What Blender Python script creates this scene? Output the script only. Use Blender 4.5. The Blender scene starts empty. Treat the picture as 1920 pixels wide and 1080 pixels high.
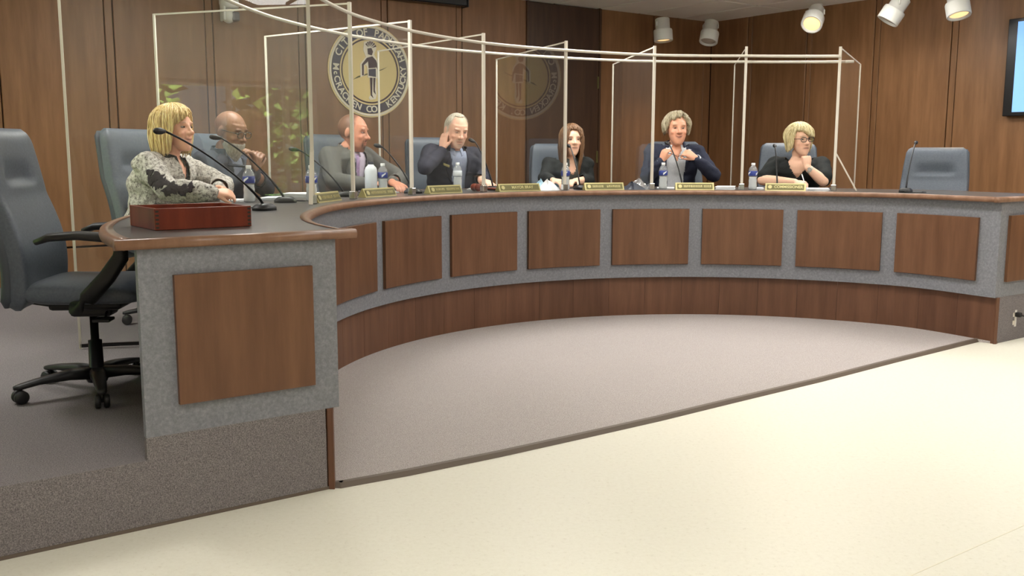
import bpy, bmesh, math, random
import numpy as np
from mathutils import Vector, Matrix
from mathutils.bvhtree import BVHTree
random.seed(7); np.random.seed(7)
PI = math.pi
sc = bpy.context.scene
COL = sc.collection

# ------------------------------------------------------------------ camera
F_PX, PITCH, ROLL, CAM_H = 1788.47, 0.14108, 0.00238, 1.26
cam_d = bpy.data.cameras.new('camera'); cam_d.sensor_width = 36.0
cam_d.lens = F_PX / 1920 * 36.0; cam_d.clip_end = 200
cam = bpy.data.objects.new('camera', cam_d); COL.objects.link(cam)
cam.matrix_world = Matrix.Translation((0, 0, CAM_H)) @ Matrix.Rotation(PI/2 - PITCH, 4, 'X') @ Matrix.Rotation(ROLL, 4, 'Z')
sc.camera = cam
# ------------------------------------------------------------------ world and exposure
wd = bpy.data.worlds.new('world'); sc.world = wd; wd.use_nodes = True
wn = wd.node_tree.nodes; wl = wd.node_tree.links
bgn = wn['Background']; sky = wn.new('ShaderNodeTexSky'); sky.sky_type = 'HOSEK_WILKIE'
sky.sun_direction = (-0.3, -0.5, 0.8); sky.turbidity = 3.0
wl.new(sky.outputs[0], bgn.inputs[0]); bgn.inputs[1].default_value = 7.0
sun_d = bpy.data.lights.new('sun', 'SUN'); sun_d.energy = 160.0; sun_d.angle = 0.01; sun_d.color = (1.0, 0.95, 0.86)
sun = bpy.data.objects.new('sun', sun_d); COL.objects.link(sun)
sun.rotation_euler = Vector((-0.55, -0.35, -0.75)).to_track_quat('-Z', 'Y').to_euler()      # daylight on the trees outside, from behind the building
vs = sc.view_settings; vs.view_transform = 'Standard'; vs.look = 'None'; vs.gamma = 1.0
vs.exposure = -0.27; vs.use_curve_mapping = False
sc.cycles.transparent_max_bounces = 48      # many clear dividers stand one behind another

# ------------------------------------------------------------------ room frame
CX, CY, R = 1.359, 4.927, 2.374            # centre and inner radius of the curved desk
UX, UY = 0.813, 0.583                      # along the back wall, n = away from the camera
_l = math.hypot(UX, UY); U = Vector((UX/_l, UY/_l, 0)); N = Vector((-U.y, U.x, 0))
CORNER = Vector((2.373, 11.685, 0)); CEIL = 2.80
PLAT = 0.235; ZC = 0.979                   # platform level, counter top level
ROOM_L, ROOM_F = -9.6, -12.0
def W(s, v, z=0): return CORNER + U*s + N*v + Vector((0, 0, z))
def pol(r, a, z=0): return Vector((CX + r*math.sin(a), CY + r*math.cos(a), z))
A_L, A_R = math.atan2(-U.x, -U.y), math.atan2(U.x, U.y)
ROTU = math.atan2(U.y, U.x)
def sstep(a, b, x):
    t = min(1, max(0, (x-a)/(b-a))); return t*t*(3-2*t)
def rin(a): return R + 0.097*(1-sstep(A_L, -1.6, a)) - 0.11*sstep(0.62, A_R, a)
# measured sight lines of the photograph, intersected with real planes of the room
def ray(x, y):
    a, b = x-960, y-540; cr, sr = math.cos(ROLL), math.sin(ROLL)
    px = a*cr+b*sr; py = -a*sr+b*cr; c, s = math.cos(PITCH), math.sin(PITCH)
    return Vector((px, F_PX*c - py*s, -py*c - F_PX*s))/F_PX
CAMP = Vector((0, 0, CAM_H))
def pz(x, y, z): r = ray(x, y); return CAMP + r*((z-CAM_H)/r.z)
def py_(x, y, yy): r = ray(x, y); return CAMP + r*(yy/r.y)
def pcy(x, y, rad):
    r = ray(x, y); A = r.x**2+r.y**2; B = -2*(r.x*CX+r.y*CY); C = CX*CX+CY*CY-rad*rad
    t = (-B+math.sqrt(max(0, B*B-4*A*C)))/(2*A); return CAMP + r*t
def ppl(x, y, p, n): r = ray(x, y); return CAMP + r*(n.dot(p-CAMP)/n.dot(r))
def pcz(x, r, z, y=350): p = pcy(x, y, R+r); return Vector((p.x, p.y, z))
def ang(p): return math.atan2(p.x-CX, p.y-CY)

# ------------------------------------------------------------------ materials
MATS = {}
def newmat(name):
    m = bpy.data.materials.new(name); m.use_nodes = True; MATS[name] = m
    return m, m.node_tree.nodes, m.node_tree.links, m.node_tree.nodes['Principled BSDF']
def srgb(r, g, b):
    f = lambda c: ((c/255+0.055)/1.055)**2.4 if c/255 > 0.04045 else c/255/12.92
    return (f(r), f(g), f(b), 1)
def plain(name, col, rough=0.5, metal=0.0, spec=0.5, bump=0, bscale=200):
    m, n, l, b = newmat(name); b.inputs['Base Color'].default_value = col
    b.inputs['Roughness'].default_value = rough; b.inputs['Metallic'].default_value = metal
    b.inputs['Specular IOR Level'].default_value = spec
    if bump:
        t = n.new('ShaderNodeTexNoise'); t.inputs['Scale'].default_value = bscale
        bp = n.new('ShaderNodeBump'); bp.inputs['Strength'].default_value = bump
        l.new(t.outputs['Fac'], bp.inputs['Height']); l.new(bp.outputs[0], b.inputs['Normal'])
    return m
def ramp(n, stops):
    r = n.new('ShaderNodeValToRGB'); e = r.color_ramp.elements
    while len(e) < len(stops): e.new(0.5)
    for k, (p, c) in enumerate(stops): e[k].position = p; e[k].color = c
    return r
def noisy(name, stops, scale=50, detail=6, rough=0.8, bump=0.0, stretch=None, coord='Object', spec=0.3, rnd=0.0, nrough=0.6):
    m, n, l, b = newmat(name)
    tc = n.new('ShaderNodeTexCoord'); mp = n.new('ShaderNodeMapping')
    l.new(tc.outputs[coord], mp.inputs[0])
    if stretch: mp.inputs['Scale'].default_value = stretch
    t = n.new('ShaderNodeTexNoise'); t.inputs['Scale'].default_value = scale; t.inputs['Detail'].default_value = detail
    t.inputs['Roughness'].default_value = nrough
    l.new(mp.outputs[0], t.inputs['Vector'])
    if rnd:
        oi = n.new('ShaderNodeObjectInfo'); vm = n.new('ShaderNodeVectorMath'); vm.operation = 'ADD'
        ml = n.new('ShaderNodeMath'); ml.operation = 'MULTIPLY'; ml.inputs[1].default_value = 37.0
        l.new(oi.outputs['Random'], ml.inputs[0]); l.new(mp.outputs[0], vm.inputs[0]); l.new(ml.outputs[0], vm.inputs[1])
        l.new(vm.outputs[0], t.inputs['Vector'])
    r = ramp(n, stops); l.new(t.outputs['Fac'], r.inputs[0])
    out = r.outputs[0]
    if rnd:
        hv = n.new('ShaderNodeHueSaturation'); mr = n.new('ShaderNodeMapRange')
        mr.inputs['To Min'].default_value = 1-rnd; mr.inputs['To Max'].default_value = 1+rnd
        l.new(oi.outputs['Random'], mr.inputs[0]); l.new(mr.outputs[0], hv.inputs['Value']); l.new(out, hv.inputs['Color'])
        out = hv.outputs[0]
    l.new(out, b.inputs['Base Color']); b.inputs['Roughness'].default_value = rough
    b.inputs['Specular IOR Level'].default_value = spec
    if bump:
        bp = n.new('ShaderNodeBump'); bp.inputs['Strength'].default_value = bump
        l.new(t.outputs['Fac'], bp.inputs['Height']); l.new(bp.outputs[0], b.inputs['Normal'])
    return m
def wood(name, c1, c2, rough=0.42, scale=3.0, rnd=0.08):
    return noisy(name, [(0.30, c1), (0.52, tuple((a+b)/2 for a, b in zip(c1, c2))), (0.72, c2)], scale, 8, rough, 0.0, (5, 5, 0.5), 'Object', 0.35, rnd)
wood('wall_wood', srgb(111, 77, 48), srgb(136, 98, 66))
wood('desk_wood', srgb(90, 60, 41), srgb(115, 81, 58))
wood('kick_wood', srgb(88, 58, 42), srgb(112, 78, 58))
wood('door_wood', srgb(58, 40, 28), srgb(78, 55, 38))
wood('edge_wood', srgb(118, 85, 64), srgb(146, 111, 88), 0.3)
wood('box_wood', srgb(92, 34, 20), srgb(128, 54, 32), 0.35)
plain('groove', srgb(52, 34, 22), 0.8)
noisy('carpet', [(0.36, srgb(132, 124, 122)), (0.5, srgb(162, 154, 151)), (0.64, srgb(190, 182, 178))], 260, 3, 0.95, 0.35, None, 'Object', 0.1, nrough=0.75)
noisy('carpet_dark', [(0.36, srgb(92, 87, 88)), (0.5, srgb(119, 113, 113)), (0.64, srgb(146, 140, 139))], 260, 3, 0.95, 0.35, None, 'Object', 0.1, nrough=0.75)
noisy('laminate', [(0.3, srgb(100, 101, 108)), (0.5, srgb(120, 121, 127)), (0.7, srgb(141, 141, 146))], 70, 9, 0.55, 0.0, None, 'Object', 0.4, nrough=0.78)
noisy('counter_top', [(0.3, srgb(70, 68, 68)), (0.7, srgb(92, 89, 87))], 60, 6, 0.28, 0.0, None, 'Object', 0.5)
noisy('floor_tile', [(0.28, srgb(184, 177, 158)), (0.42, srgb(213, 209, 194)), (0.75, srgb(221, 218, 205))], 55, 8, 0.42, 0.0, None, 'Object', 0.22, nrough=0.8)
plain('rubber', srgb(96, 84, 74), 0.6)
plain('ceiling_tile', srgb(244, 242, 236), 0.9, bump=0.2, bscale=300)
plain('ceiling_grid', srgb(214, 212, 204), 0.6)
plain('wall_paint', srgb(168, 158, 144), 0.85)
plain('white_plastic', srgb(214, 212, 205), 0.45)
plain('cream_metal', srgb(206, 198, 184), 0.4)
plain('black_plastic', srgb(26, 25, 25), 0.5)
plain('black_metal', srgb(22, 22, 24), 0.35, 0.3)
noisy('leather', [(0.3, srgb(78, 85, 95)), (0.7, srgb(92, 99, 109))], 90, 5, 0.48, 0.06, None, 'Object', 0.45)
plain('chrome', srgb(200, 200, 200), 0.2, 1.0)
plain('brass', srgb(164, 154, 104), 0.42, 0.4)
plain('brass_dark', srgb(92, 86, 44), 0.5, 0.3)
plain('gold_paint', srgb(216, 192, 138), 0.5)
plain('gold_field', srgb(206, 182, 118), 0.5)
plain('seal_navy', srgb(52, 46, 62), 0.6)
plain('seal_brown', srgb(60, 36, 38), 0.7)
plain('seal_cream', srgb(214, 204, 182), 0.6)
plain('paper', srgb(240, 240, 242), 0.8)
plain('paper_blue', srgb(170, 205, 225), 0.7)
plain('folder_dark', srgb(38, 42, 54), 0.4)
plain('label_blue', srgb(46, 62, 140), 0.5)
plain('label_white', srgb(226, 230, 236), 0.5)
plain('water_white', srgb(206, 208, 208), 0.25)
plain('cap_white', srgb(236, 236, 236), 0.4)
plain('text_dark', srgb(40, 36, 26), 0.6)
plain('tv_black', srgb(16, 16, 18), 0.25)
plain('bark', srgb(90, 72, 54), 0.9)
noisy('leaf', [(0.3, srgb(52, 84, 32)), (0.7, srgb(124, 150, 70))], 6, 4, 0.7)
noisy('lawn', [(0.3, srgb(70, 104, 44)), (0.7, srgb(112, 140, 70))], 12, 4, 0.95)
def emit(name, col, st):
    m, n, l, b = newmat(name); b.inputs['Base Color'].default_value = col
    b.inputs['Emission Color'].default_value = col; b.inputs['Emission Strength'].default_value = st
    return m
emit('troffer', (1.0, 0.985, 0.95, 1), 15.0)
emit('lamp_warm', (1.0, 0.62, 0.28, 1), 1.5)
emit('screen_blue', srgb(120, 170, 225), 1.0)
def clear(name, tint, gloss_col=(1, 1, 1, 1), ior=1.49, rough=0.0, milky=0.0, milk=(0.8, 0.8, 0.8, 1)):
    m = bpy.data.materials.new(name); m.use_nodes = True; MATS[name] = m
    n, l = m.node_tree.nodes, m.node_tree.links; n.remove(n['Principled BSDF'])
    tr = n.new('ShaderNodeBsdfTransparent'); tr.inputs[0].default_value = tint
    gl = n.new('ShaderNodeBsdfGlossy'); gl.inputs[0].default_value = gloss_col; gl.inputs['Roughness'].default_value = rough
    fr = n.new('ShaderNodeFresnel'); fr.inputs[0].default_value = ior
    ge = n.new('ShaderNodeNewGeometry'); sb = n.new('ShaderNodeMath'); sb.operation = 'SUBTRACT'; sb.inputs[0].default_value = 1.0; sb.use_clamp = True
    ml = n.new('ShaderNodeMath'); ml.operation = 'MULTIPLY'; l.new(ge.outputs['Backfacing'], sb.inputs[1]); l.new(sb.outputs[0], ml.inputs[0]); l.new(fr.outputs[0], ml.inputs[1])
    mx = n.new('ShaderNodeMixShader'); l.new(ml.outputs[0], mx.inputs[0]); l.new(gl.outputs[0], mx.inputs[2])
    base = tr.outputs[0]
    if milky:
        df = n.new('ShaderNodeBsdfDiffuse'); df.inputs[0].default_value = milk
        m2 = n.new('ShaderNodeMixShader'); m2.inputs[0].default_value = milky
        l.new(tr.outputs[0], m2.inputs[1]); l.new(df.outputs[0], m2.inputs[2]); base = m2.outputs[0]
    l.new(base, mx.inputs[1]); l.new(mx.outputs[0], n['Material Output'].inputs[0])
    return m
clear('acrylic', (0.965, 0.975, 0.965, 1), milky=0.012)
clear('window_glass', (0.95, 0.97, 0.96, 1), ior=1.2)
clear('clear_plastic', (0.93, 0.95, 0.96, 1), ior=1.4, rough=0.08, milky=0.22)
clear('wrap_plastic', (0.9, 0.92, 0.95, 1), ior=1.4, rough=0.1, milky=0.25)
clear('lens_glass', (0.95, 0.95, 0.95, 1), ior=1.2)

# ------------------------------------------------------------------ mesh helpers
def obj(name, bm, mat, parent=None, smooth=False, M=None):
    if isinstance(bm, bpy.types.Mesh): me = bm
    else:
        me = bpy.data.meshes.new(name); bmesh.ops.recalc_face_normals(bm, faces=bm.faces); bm.to_mesh(me); bm.free()
    if mat is not None and len(me.materials) == 0: me.materials.append(MATS[mat] if isinstance(mat, str) else mat)
    if smooth: me.polygons.foreach_set('use_smooth', [True]*len(me.polygons))
    o = bpy.data.objects.new(name, me); COL.objects.link(o)
    if parent: o.parent = parent
    if M is not None: o.matrix_basis = M
    return o
def tag(o, label=None, cat=None, group=None, kind=None):
    if label: o['label'] = label
    if cat: o['category'] = cat
    if group: o['group'] = group
    if kind: o['kind'] = kind
    return o
def thing(name, label, cat, loc=(0, 0, 0), rz=0.0, group=None):
    o = bpy.data.objects.new(name, None); COL.objects.link(o); o.empty_display_size = 0.1
    o.location = loc; o.rotation_euler = (0, 0, rz)
    return tag(o, label, cat, group)
def loc_m(loc, rz=0): return Matrix.Translation(loc) @ Matrix.Rotation(rz, 4, 'Z')
def NB(): return bmesh.new()
def box(bm, lo, hi, bev=0.0, M=None, seg=2):
    b = bmesh.new(); bmesh.ops.create_cube(b, size=1)
    for v in b.verts: v.co = Vector([lo[i]+(v.co[i]+0.5)*(hi[i]-lo[i]) for i in range(3)])
    if bev: bmesh.ops.bevel(b, geom=b.edges[:], offset=bev, segments=seg, affect='EDGES', profile=0.5)
    join(bm, b, M); return bm
def join(bm, b, M=None):
    mp = {}
    for v in b.verts: mp[v] = bm.verts.new(M @ v.co if M is not None else v.co)
    for f in b.faces:
        try: bm.faces.new([mp[v] for v in f.verts])
        except ValueError: pass
    b.free()
def rings(bm, rs, caps=True, closed=True):
    vs_ = [[bm.verts.new(p) for p in r] for r in rs]; n = len(rs[0])
    for a, b in zip(vs_, vs_[1:]):
        for i in range(n if closed else n-1):
            j = (i+1) % n; bm.faces.new((a[i], a[j], b[j], b[i]))
    if caps:
        for r in (vs_[0], vs_[-1]):
            try: bm.faces.new(r)
            except ValueError: pass
    return bm
def lathe(bm, prof, n=24, M=None):
    rs = []
    for r, z in prof:
        rs.append([Vector((r*math.cos(2*PI*k/n), r*math.sin(2*PI*k/n), z)) for k in range(n)])
    if M is not None: rs = [[M @ p for p in r] for r in rs]
    return rings(bm, rs)
def frame(d):
    d = d.normalized(); a = Vector((0, 0, 1)) if abs(d.z) < 0.9 else Vector((1, 0, 0))
    x = d.cross(a).normalized(); return x, x.cross(d).normalized() * -1
def tube(bm, pts, rad, n=8, caps=True):
    pts = [Vector(p) for p in pts]; rad = rad if isinstance(rad, (list, tuple)) else [rad]*len(pts)
    rs = []; px = None
    for i, p in enumerate(pts):
        d = (pts[min(i+1, len(pts)-1)] - pts[max(i-1, 0)])
        d = d.normalized() if d.length > 1e-9 else Vector((0, 0, 1))
        if px is None: x, y = frame(d)
        else:
            x = (px - d*px.dot(d)); x = x.normalized() if x.length > 1e-6 else frame(d)[0]
            y = d.cross(x).normalized()
        px = x
        rs.append([p + (x*math.cos(2*PI*k/n) + y*math.sin(2*PI*k/n))*rad[i] for k in range(n)])
    return rings(bm, rs, caps)
def bar(bm, a, b, w, h=None, up=None):
    a, b = Vector(a), Vector(b); h = h or w; d = (b-a).normalized()
    x = d.cross(up or (Vector((0, 0, 1)) if abs(d.z) < 0.9 else Vector((1, 0, 0)))).normalized(); y = x.cross(d)
    rs = [[p + x*(sx*w/2) + y*(sy*h/2) for sx, sy in ((-1, -1), (1, -1), (1, 1), (-1, 1))] for p in (a, b)]
    return rings(bm, rs)
def prism(bm, poly, t, M=None):
    """polygon in local XY, extruded along +Z by t"""
    lo = [Vector((p[0], p[1], 0)) for p in poly]; hi = [Vector((p[0], p[1], t)) for p in poly]
    if M is not None: lo = [M @ p for p in lo]; hi = [M @ p for p in hi]
    return rings(bm, [lo, hi])
def capsule(bm, a, b, ra, rb, n=12, k=4):
    """round cone from a to b, closed"""
    a, b = Vector(a), Vector(b); d = (b-a); d = d.normalized() if d.length > 1e-7 else Vector((0, 0, 1))
    x, y = frame(d); rs = []
    for i in range(k+1):
        t = (i/k)*PI/2; t = max(t, 0.12); rs.append((a - d*ra*math.cos(t), ra*math.sin(t)))
    for i in range(k+1):
        t = (1-i/k)*PI/2; t = max(t, 0.12); rs.append((b + d*rb*math.cos(t), rb*math.sin(t)))
    return rings(bm, [[c + (x*math.cos(2*PI*j/n) + y*math.sin(2*PI*j/n))*r for j in range(n)] for c, r in rs])
def ellipsoid(bm, c, r, M=None, n=16, m=10):
    rs = []
    for i in range(m+1):
        t = min(max(PI*i/m, 0.08), PI-0.08)
        rs.append([Vector((c[0]+r[0]*math.sin(t)*math.cos(2*PI*k/n), c[1]+r[1]*math.sin(t)*math.sin(2*PI*k/n), c[2]-r[2]*math.cos(t))) for k in range(n)])
    if M is not None: rs = [[M @ p for p in q] for q in rs]
    return rings(bm, rs)
def arcsweep(bm, a0, a1, prof, n, rf=rin):
    """profile of (dr, z) swept round the desk centre"""
    rs = []
    for i in range(n+1):
        a = a0+(a1-a0)*i/n; rr = rf(a); rs.append([pol(rr+dr, a, z) for dr, z in prof])
    return rings(bm, rs)
def copy_tree(o, parent=None):
    c = o.copy(); COL.objects.link(c)
    c.parent = parent
    for ch in list(o.children): copy_tree(ch, c)
    return c
def wmat(o):
    m = o.matrix_basis.copy(); p = o.parent
    while p: m = p.matrix_basis @ m; p = p.parent
    return m
def wobj(name, bm, mat, parent, smooth=False):
    """mesh given in world coordinates, stored in the parent's frame"""
    bmesh.ops.transform(bm, matrix=wmat(parent).inverted(), verts=bm.verts)
    return obj(name, bm, mat, parent, smooth)
def struct(name, bm, mat, smooth=False, label=None):
    o = obj(name, bm, mat, None, smooth); o['kind'] = 'structure'
    if label: o['label'] = label
    return o
MU = Matrix(((U.x, N.x, 0, CORNER.x), (U.y, N.y, 0, CORNER.y), (0, 0, 1, 0), (0, 0, 0, 1)))   # (s, v, z) -> world
def rbox(bm, s0, s1, v0, v1, z0, z1, bev=0): return box(bm, (s0, v0, z0), (s1, v1, z1), bev, MU)

# ------------------------------------------------------------------ setting
struct('floor', rbox(NB(), ROOM_L, 0, ROOM_F, 0, -0.1, 0), 'floor_tile', label='cream speckled tile floor')
cl = struct('ceiling', rbox(NB(), ROOM_L, 0, ROOM_F, 0, CEIL+0.012, CEIL+0.1), 'ceiling_grid', label='white suspended tile ceiling')
tile_me = None
ns, nv = 8, 10
tw = 1.2
for i in range(ns):
    for j in range(nv):
        for k in range(2):
            s1 = -i*tw - 0.012 - k*tw/2; v1 = -j*tw - 0.012
            if s1-tw/2 < ROOM_L-0.01 or v1-tw < ROOM_F-0.01: continue
            if tile_me is None:
                b = box(NB(), (-tw/2+0.024, -tw+0.024, 0), (0, 0, 0.016), 0.004, None, 1)
                tile_me = bpy.data.meshes.new('ceiling_tile'); bmesh.ops.recalc_face_normals(b, faces=b.faces); b.to_mesh(tile_me); b.free()
                tile_me.materials.append(MATS['ceiling_tile'])
            t = bpy.data.objects.new('ceiling_tile', tile_me); COL.objects.link(t); t.parent = cl
            t.matrix_basis = MU @ Matrix.Translation((s1, v1, CEIL-0.004))
# back wall with veneer panels and battens between them
DOOR0, DOOR1 = -2.77, -1.77
wb = struct('wall_back', rbox(NB(), ROOM_L, 0.12, 0.0, 0.12, 0, CEIL+0.1), 'groove', label='brown wood panelled back wall')
edges_a = [-9.3, -8.47, -7.65, -6.83, -6.04, -5.22, -4.40, -3.58, DOOR0]
def wall_panel(parent, a0, a1, axis, z0=0.235, z1=CEIL, d=0.028, mat='wall_wood', name='wall_panel'):
    lo, hi = ((a0, -d, z0), (a1, 0.0, z1)) if axis == 'A' else ((-d, -a1, z0), (0.0, -a0, z1))
    b = box(NB(), lo, hi, 0.004, MU, 1); return wobj(name, b, mat, parent)
BW = 0.058
for k in range(len(edges_a)-1):
    e0, e1 = edges_a[k], edges_a[k+1]
    hi = e1 - (BW/2+0.008) if k < len(edges_a)-2 else e1
    wall_panel(wb, e0+BW/2+0.008, hi, 'A', 0.52)
    wall_panel(wb, e0+BW/2+0.008, hi, 'A', 0.235, 0.505, 0.032)
    wall_panel(wb, e0-BW/2, e0+BW/2, 'A', 0.235, CEIL, 0.024, name='batten')
wall_panel(wb, DOOR1, -0.98, 'A'); wall_panel(wb, -0.96, -0.155, 'A'); wall_panel(wb, -0.147, -0.03, 'A', 0.235, CEIL, 0.024, name='batten')
# dark door
d1 = struct('door_1', rbox(NB(), DOOR0+0.03, DOOR1-0.03, -0.045, 0.0, 0.24, CEIL-0.01, 0.003), 'door_wood', label='tall dark brown door in the back wall')
wobj('door_frame', rbox(rbox(NB(), DOOR0, DOOR0+0.026, -0.05, 0, 0.235, CEIL), DOOR1-0.026, DOOR1, -0.05, 0, 0.235, CEIL), 'door_wood', d1)
for z in (0.5, 1.15, 1.95): wobj('hinge', rbox(NB(), DOOR1-0.05, DOOR1-0.03, -0.054, -0.04, z, z+0.13, 0.003), 'brass_dark', d1)
wobj('door_handle', tube(tube(NB(), [W(DOOR0+0.1, -0.045, 1.2), W(DOOR0+0.1, -0.1, 1.2)], 0.012), [W(DOOR0+0.1, -0.1, 1.2), W(DOOR0+0.22, -0.1, 1.2)], 0.01), 'chrome', d1)
# right wall
wr = struct('wall_right', rbox(NB(), 0.0, 0.12, ROOM_F, 0.12, 0, CEIL+0.1), 'groove', label='brown wood panelled right wall')
edges_b = [-0.21+0.82*k for k in range(0, 15)]
edges_b = [0.61-0.82, 0.61] + [0.61+0.82*k for k in range(1, 14)]
for k in range(1, len(edges_b)):
    e0, e1 = max(edges_b[k-1], 0.0), edges_b[k]
    wall_panel(wr, e0+(BW/2+0.008 if k > 1 else 0.03), e1-BW/2-0.008, 'B', 0.0)
    wall_panel(wr, e1-BW/2, e1+BW/2, 'B', 0.0, CEIL, 0.024, name='batten')
# left wall with windows, front wall behind the camera
WIN = [(-3.56, -1.95), (-11.95, -10.7)]
b = NB(); zlo, zhi = 0.45, 1.9
vv = [0.12] + [x for w in sorted(WIN, reverse=True) for x in (w[1], w[0])] + [ROOM_F]
for k in range(0, len(vv), 2): rbox(b, ROOM_L-0.12, ROOM_L, vv[k+1], vv[k], 0, CEIL+0.1)
for w in WIN:
    rbox(b, ROOM_L-0.12, ROOM_L, w[0], w[1], 0, zlo); rbox(b, ROOM_L-0.12, ROOM_L, w[0], w[1], zhi, CEIL+0.1)
struct('wall_left', b, 'wall_paint', label='pale painted left wall with windows')
for k, w in enumerate(WIN):
    fr = NB()
    for (v0, v1, z0, z1) in ((w[0], w[0]+0.05, zlo, zhi), (w[1]-0.05, w[1], zlo, zhi), (w[0], w[1], zlo, zlo+0.05), (w[0], w[1], zhi-0.05, zhi), ((w[0]+w[1])/2-0.02, (w[0]+w[1])/2+0.02, zlo, zhi)):
        rbox(fr, ROOM_L-0.09, ROOM_L-0.03, v0, v1, z0, z1)
    wo = struct('window_%d' % (k+1), fr, 'white_plastic', label='window in the left wall')
    for h0, h1 in ((w[0]+0.05, (w[0]+w[1])/2-0.02), ((w[0]+w[1])/2+0.02, w[1]-0.05)):
        wobj('pane', rbox(NB(), ROOM_L-0.065, ROOM_L-0.058, h0, h1, zlo+0.05, zhi-0.05), 'window_glass', wo)
struct('wall_front', rbox(NB(), ROOM_L-0.12, 0.12, ROOM_F-0.12, ROOM_F, 0, CEIL+0.1), 'wall_paint', label='pale painted wall behind the audience')
# ground and trees outside the windows
struct('floor_outside', rbox(NB(), ROOM_L-30, ROOM_L-0.12, ROOM_F-12, 8, -0.5, -0.3), 'lawn', label='green lawn outside the windows')

# ------------------------------------------------------------------ platform, carpet
P_IN = 0.055
chord_l, chord_r = Vector((-0.6539, 3.4944, 0)), Vector((3.1939, 6.2529, 0))
arc = [pol(rin(a)+P_IN, a) for a in np.linspace(A_L, A_R, 80)]
v_ch = (chord_l-CORNER).dot(N)
def extr(poly, z0, z1):
    return rings(NB(), [[Vector((p.x, p.y, z0)) for p in poly], [Vector((p.x, p.y, z1)) for p in poly]])
poly = [W(ROOM_L+0.001, v_ch)] + arc + [W(-0.001, v_ch), W(-0.001, -0.001), W(ROOM_L+0.001, -0.001)]
bm = extr(poly, 0.0, PLAT); bmesh.ops.triangulate(bm, faces=[f for f in bm.faces if len(f.verts) > 4])
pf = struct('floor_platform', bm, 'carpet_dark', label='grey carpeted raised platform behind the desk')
edge_px = [(640, 915.8), (770, 892), (940, 857), (1087, 824.2), (1240, 789.5), (1380, 755), (1540, 716.5), (1680, 680), (1840, 640)]
edge = [pz(x, y, 0.0) for x, y in edge_px]
edge = [pol(rin(A_L)+0.03, A_L)] + edge + [pol(rin(A_R)+0.03, A_R)]
ed_s = [(p-CORNER).dot(U) for p in edge]; ed_v = [(p-CORNER).dot(N)+0.02 for p in edge]
secs = []
for a in np.linspace(A_L+0.004, A_R-0.004, 120):
    p = pol(rin(a)+0.045, a); sp_, vp_ = (p-CORNER).dot(U), (p-CORNER).dot(N)
    vq = min(float(np.interp(sp_, ed_s, ed_v)), vp_-0.002); q = W(sp_, vq)
    secs.append([Vector((q.x, q.y, -0.02)), Vector((q.x, q.y, 0.016)), Vector((p.x, p.y, 0.016)), Vector((p.x, p.y, -0.02))])
bm = rings(NB(), secs)
struct('floor_carpet', bm, 'carpet', label='grey carpet inside the curve of the desk')
b = NB()
for p, q in zip(edge, edge[1:]):
    d = (q-p).normalized(); nn = Vector((-d.y, d.x, 0))
    rings(b, [[p, p+nn*0.035, p+nn*0.035+Vector((0, 0, 0.019)), p+nn*0.012+Vector((0, 0, 0.019))], [q, q+nn*0.035, q+nn*0.035+Vector((0, 0, 0.019)), q+nn*0.012+Vector((0, 0, 0.019))]])
struct('trim_1', b, 'rubber', label='rubber edge strip between carpet and tile')
b = NB(); bar(b, W(ROOM_L, v_ch-0.004, 0.006), W((chord_l-CORNER).dot(U)-0.0, v_ch-0.004, 0.006), 0.01, 0.012)
struct('trim_2', b, 'rubber', label='thin strip along the platform riser')
# expansion lines of the tiled floor
b = NB()
for s in (-1.9,): rbox(b, s-0.002, s+0.002, ROOM_F, v_ch-0.03, 0.0, 0.0008)
for v in (-6.6, -9.0): rbox(b, ROOM_L, 0, v-0.002, v+0.002, 0.0, 0.0008)
struct('trim_3', b, plain('tile_joint', srgb(216, 210, 190), 0.5), label='fine joints of the tile floor')

# ------------------------------------------------------------------ ceiling lights (fluorescent troffers over the room)
k = 0
TROF = [(-1.6, -2.9, .85, 2.85), (-4.0, -2.2, .95, 2.85), (-6.4, -2.2, 1.2, 2.85), (-8.8, -2.6, 1.0, 2.75), (-1.6, -5.3, .4, 2.4), (-4.0, -4.6, .75, 2.5), (-1.6, -7.7, .45, 1.9), (-4.0, -7.0, .5, 1.9), (-8.2, -9.6, .9, 1.8), (-8.3, -7.0, .55, 1.6), (-5.0, -10.4, .5, 1.9)]
TLAB = ['white ceiling light panel by the right wall, nearest the back wall', 'white ceiling light panel above the door side of the curved desk', 'white ceiling light panel behind the seal side of the desk, near the back wall', 'white ceiling light panel in the back left corner of the room', 'white ceiling light panel by the right wall, above the right end of the desk', 'white ceiling light panel above the middle of the curved carpet', 'white ceiling light panel by the right wall, over the tile floor', 'white ceiling light panel over the middle of the tile floor', 'white ceiling light panel behind the camera position by the left wall', 'white ceiling light panel above the camera position on the left', 'white ceiling light panel farthest back over the audience floor']
for (s, v, pw, spr), tl_ in zip(TROF, TLAB):
    t = thing('ceiling_light', tl_, 'light', W(s, v, CEIL-0.03), ROTU, 'ceiling light panels over the room')
    b = NB()
    for (x0, x1, y0, y1) in ((-0.3, 0.3, -0.6, -0.57), (-0.3, 0.3, 0.57, 0.6), (-0.3, -0.27, -0.57, 0.57), (0.27, 0.3, -0.57, 0.57)): box(b, (x0, y0, 0), (x1, y1, 0.024))
    obj('light_frame', b, 'white_plastic', t)
    obj('diffuser', box(NB(), (-0.27, -0.57, -0.08), (0.27, 0.57, 0.014), 0.02), 'troffer', t)
    L = bpy.data.lights.new('light_tube', 'AREA'); L.shape = 'RECTANGLE'; L.size = 0.52; L.size_y = 1.12; L.energy = 23*pw; L.color = (1.0, 0.98, 0.94); L.spread = spr
    lo = bpy.data.objects.new('light_tube', L); COL.objects.link(lo); lo.parent = t; lo.location = (0, 0, -0.085)

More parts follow.
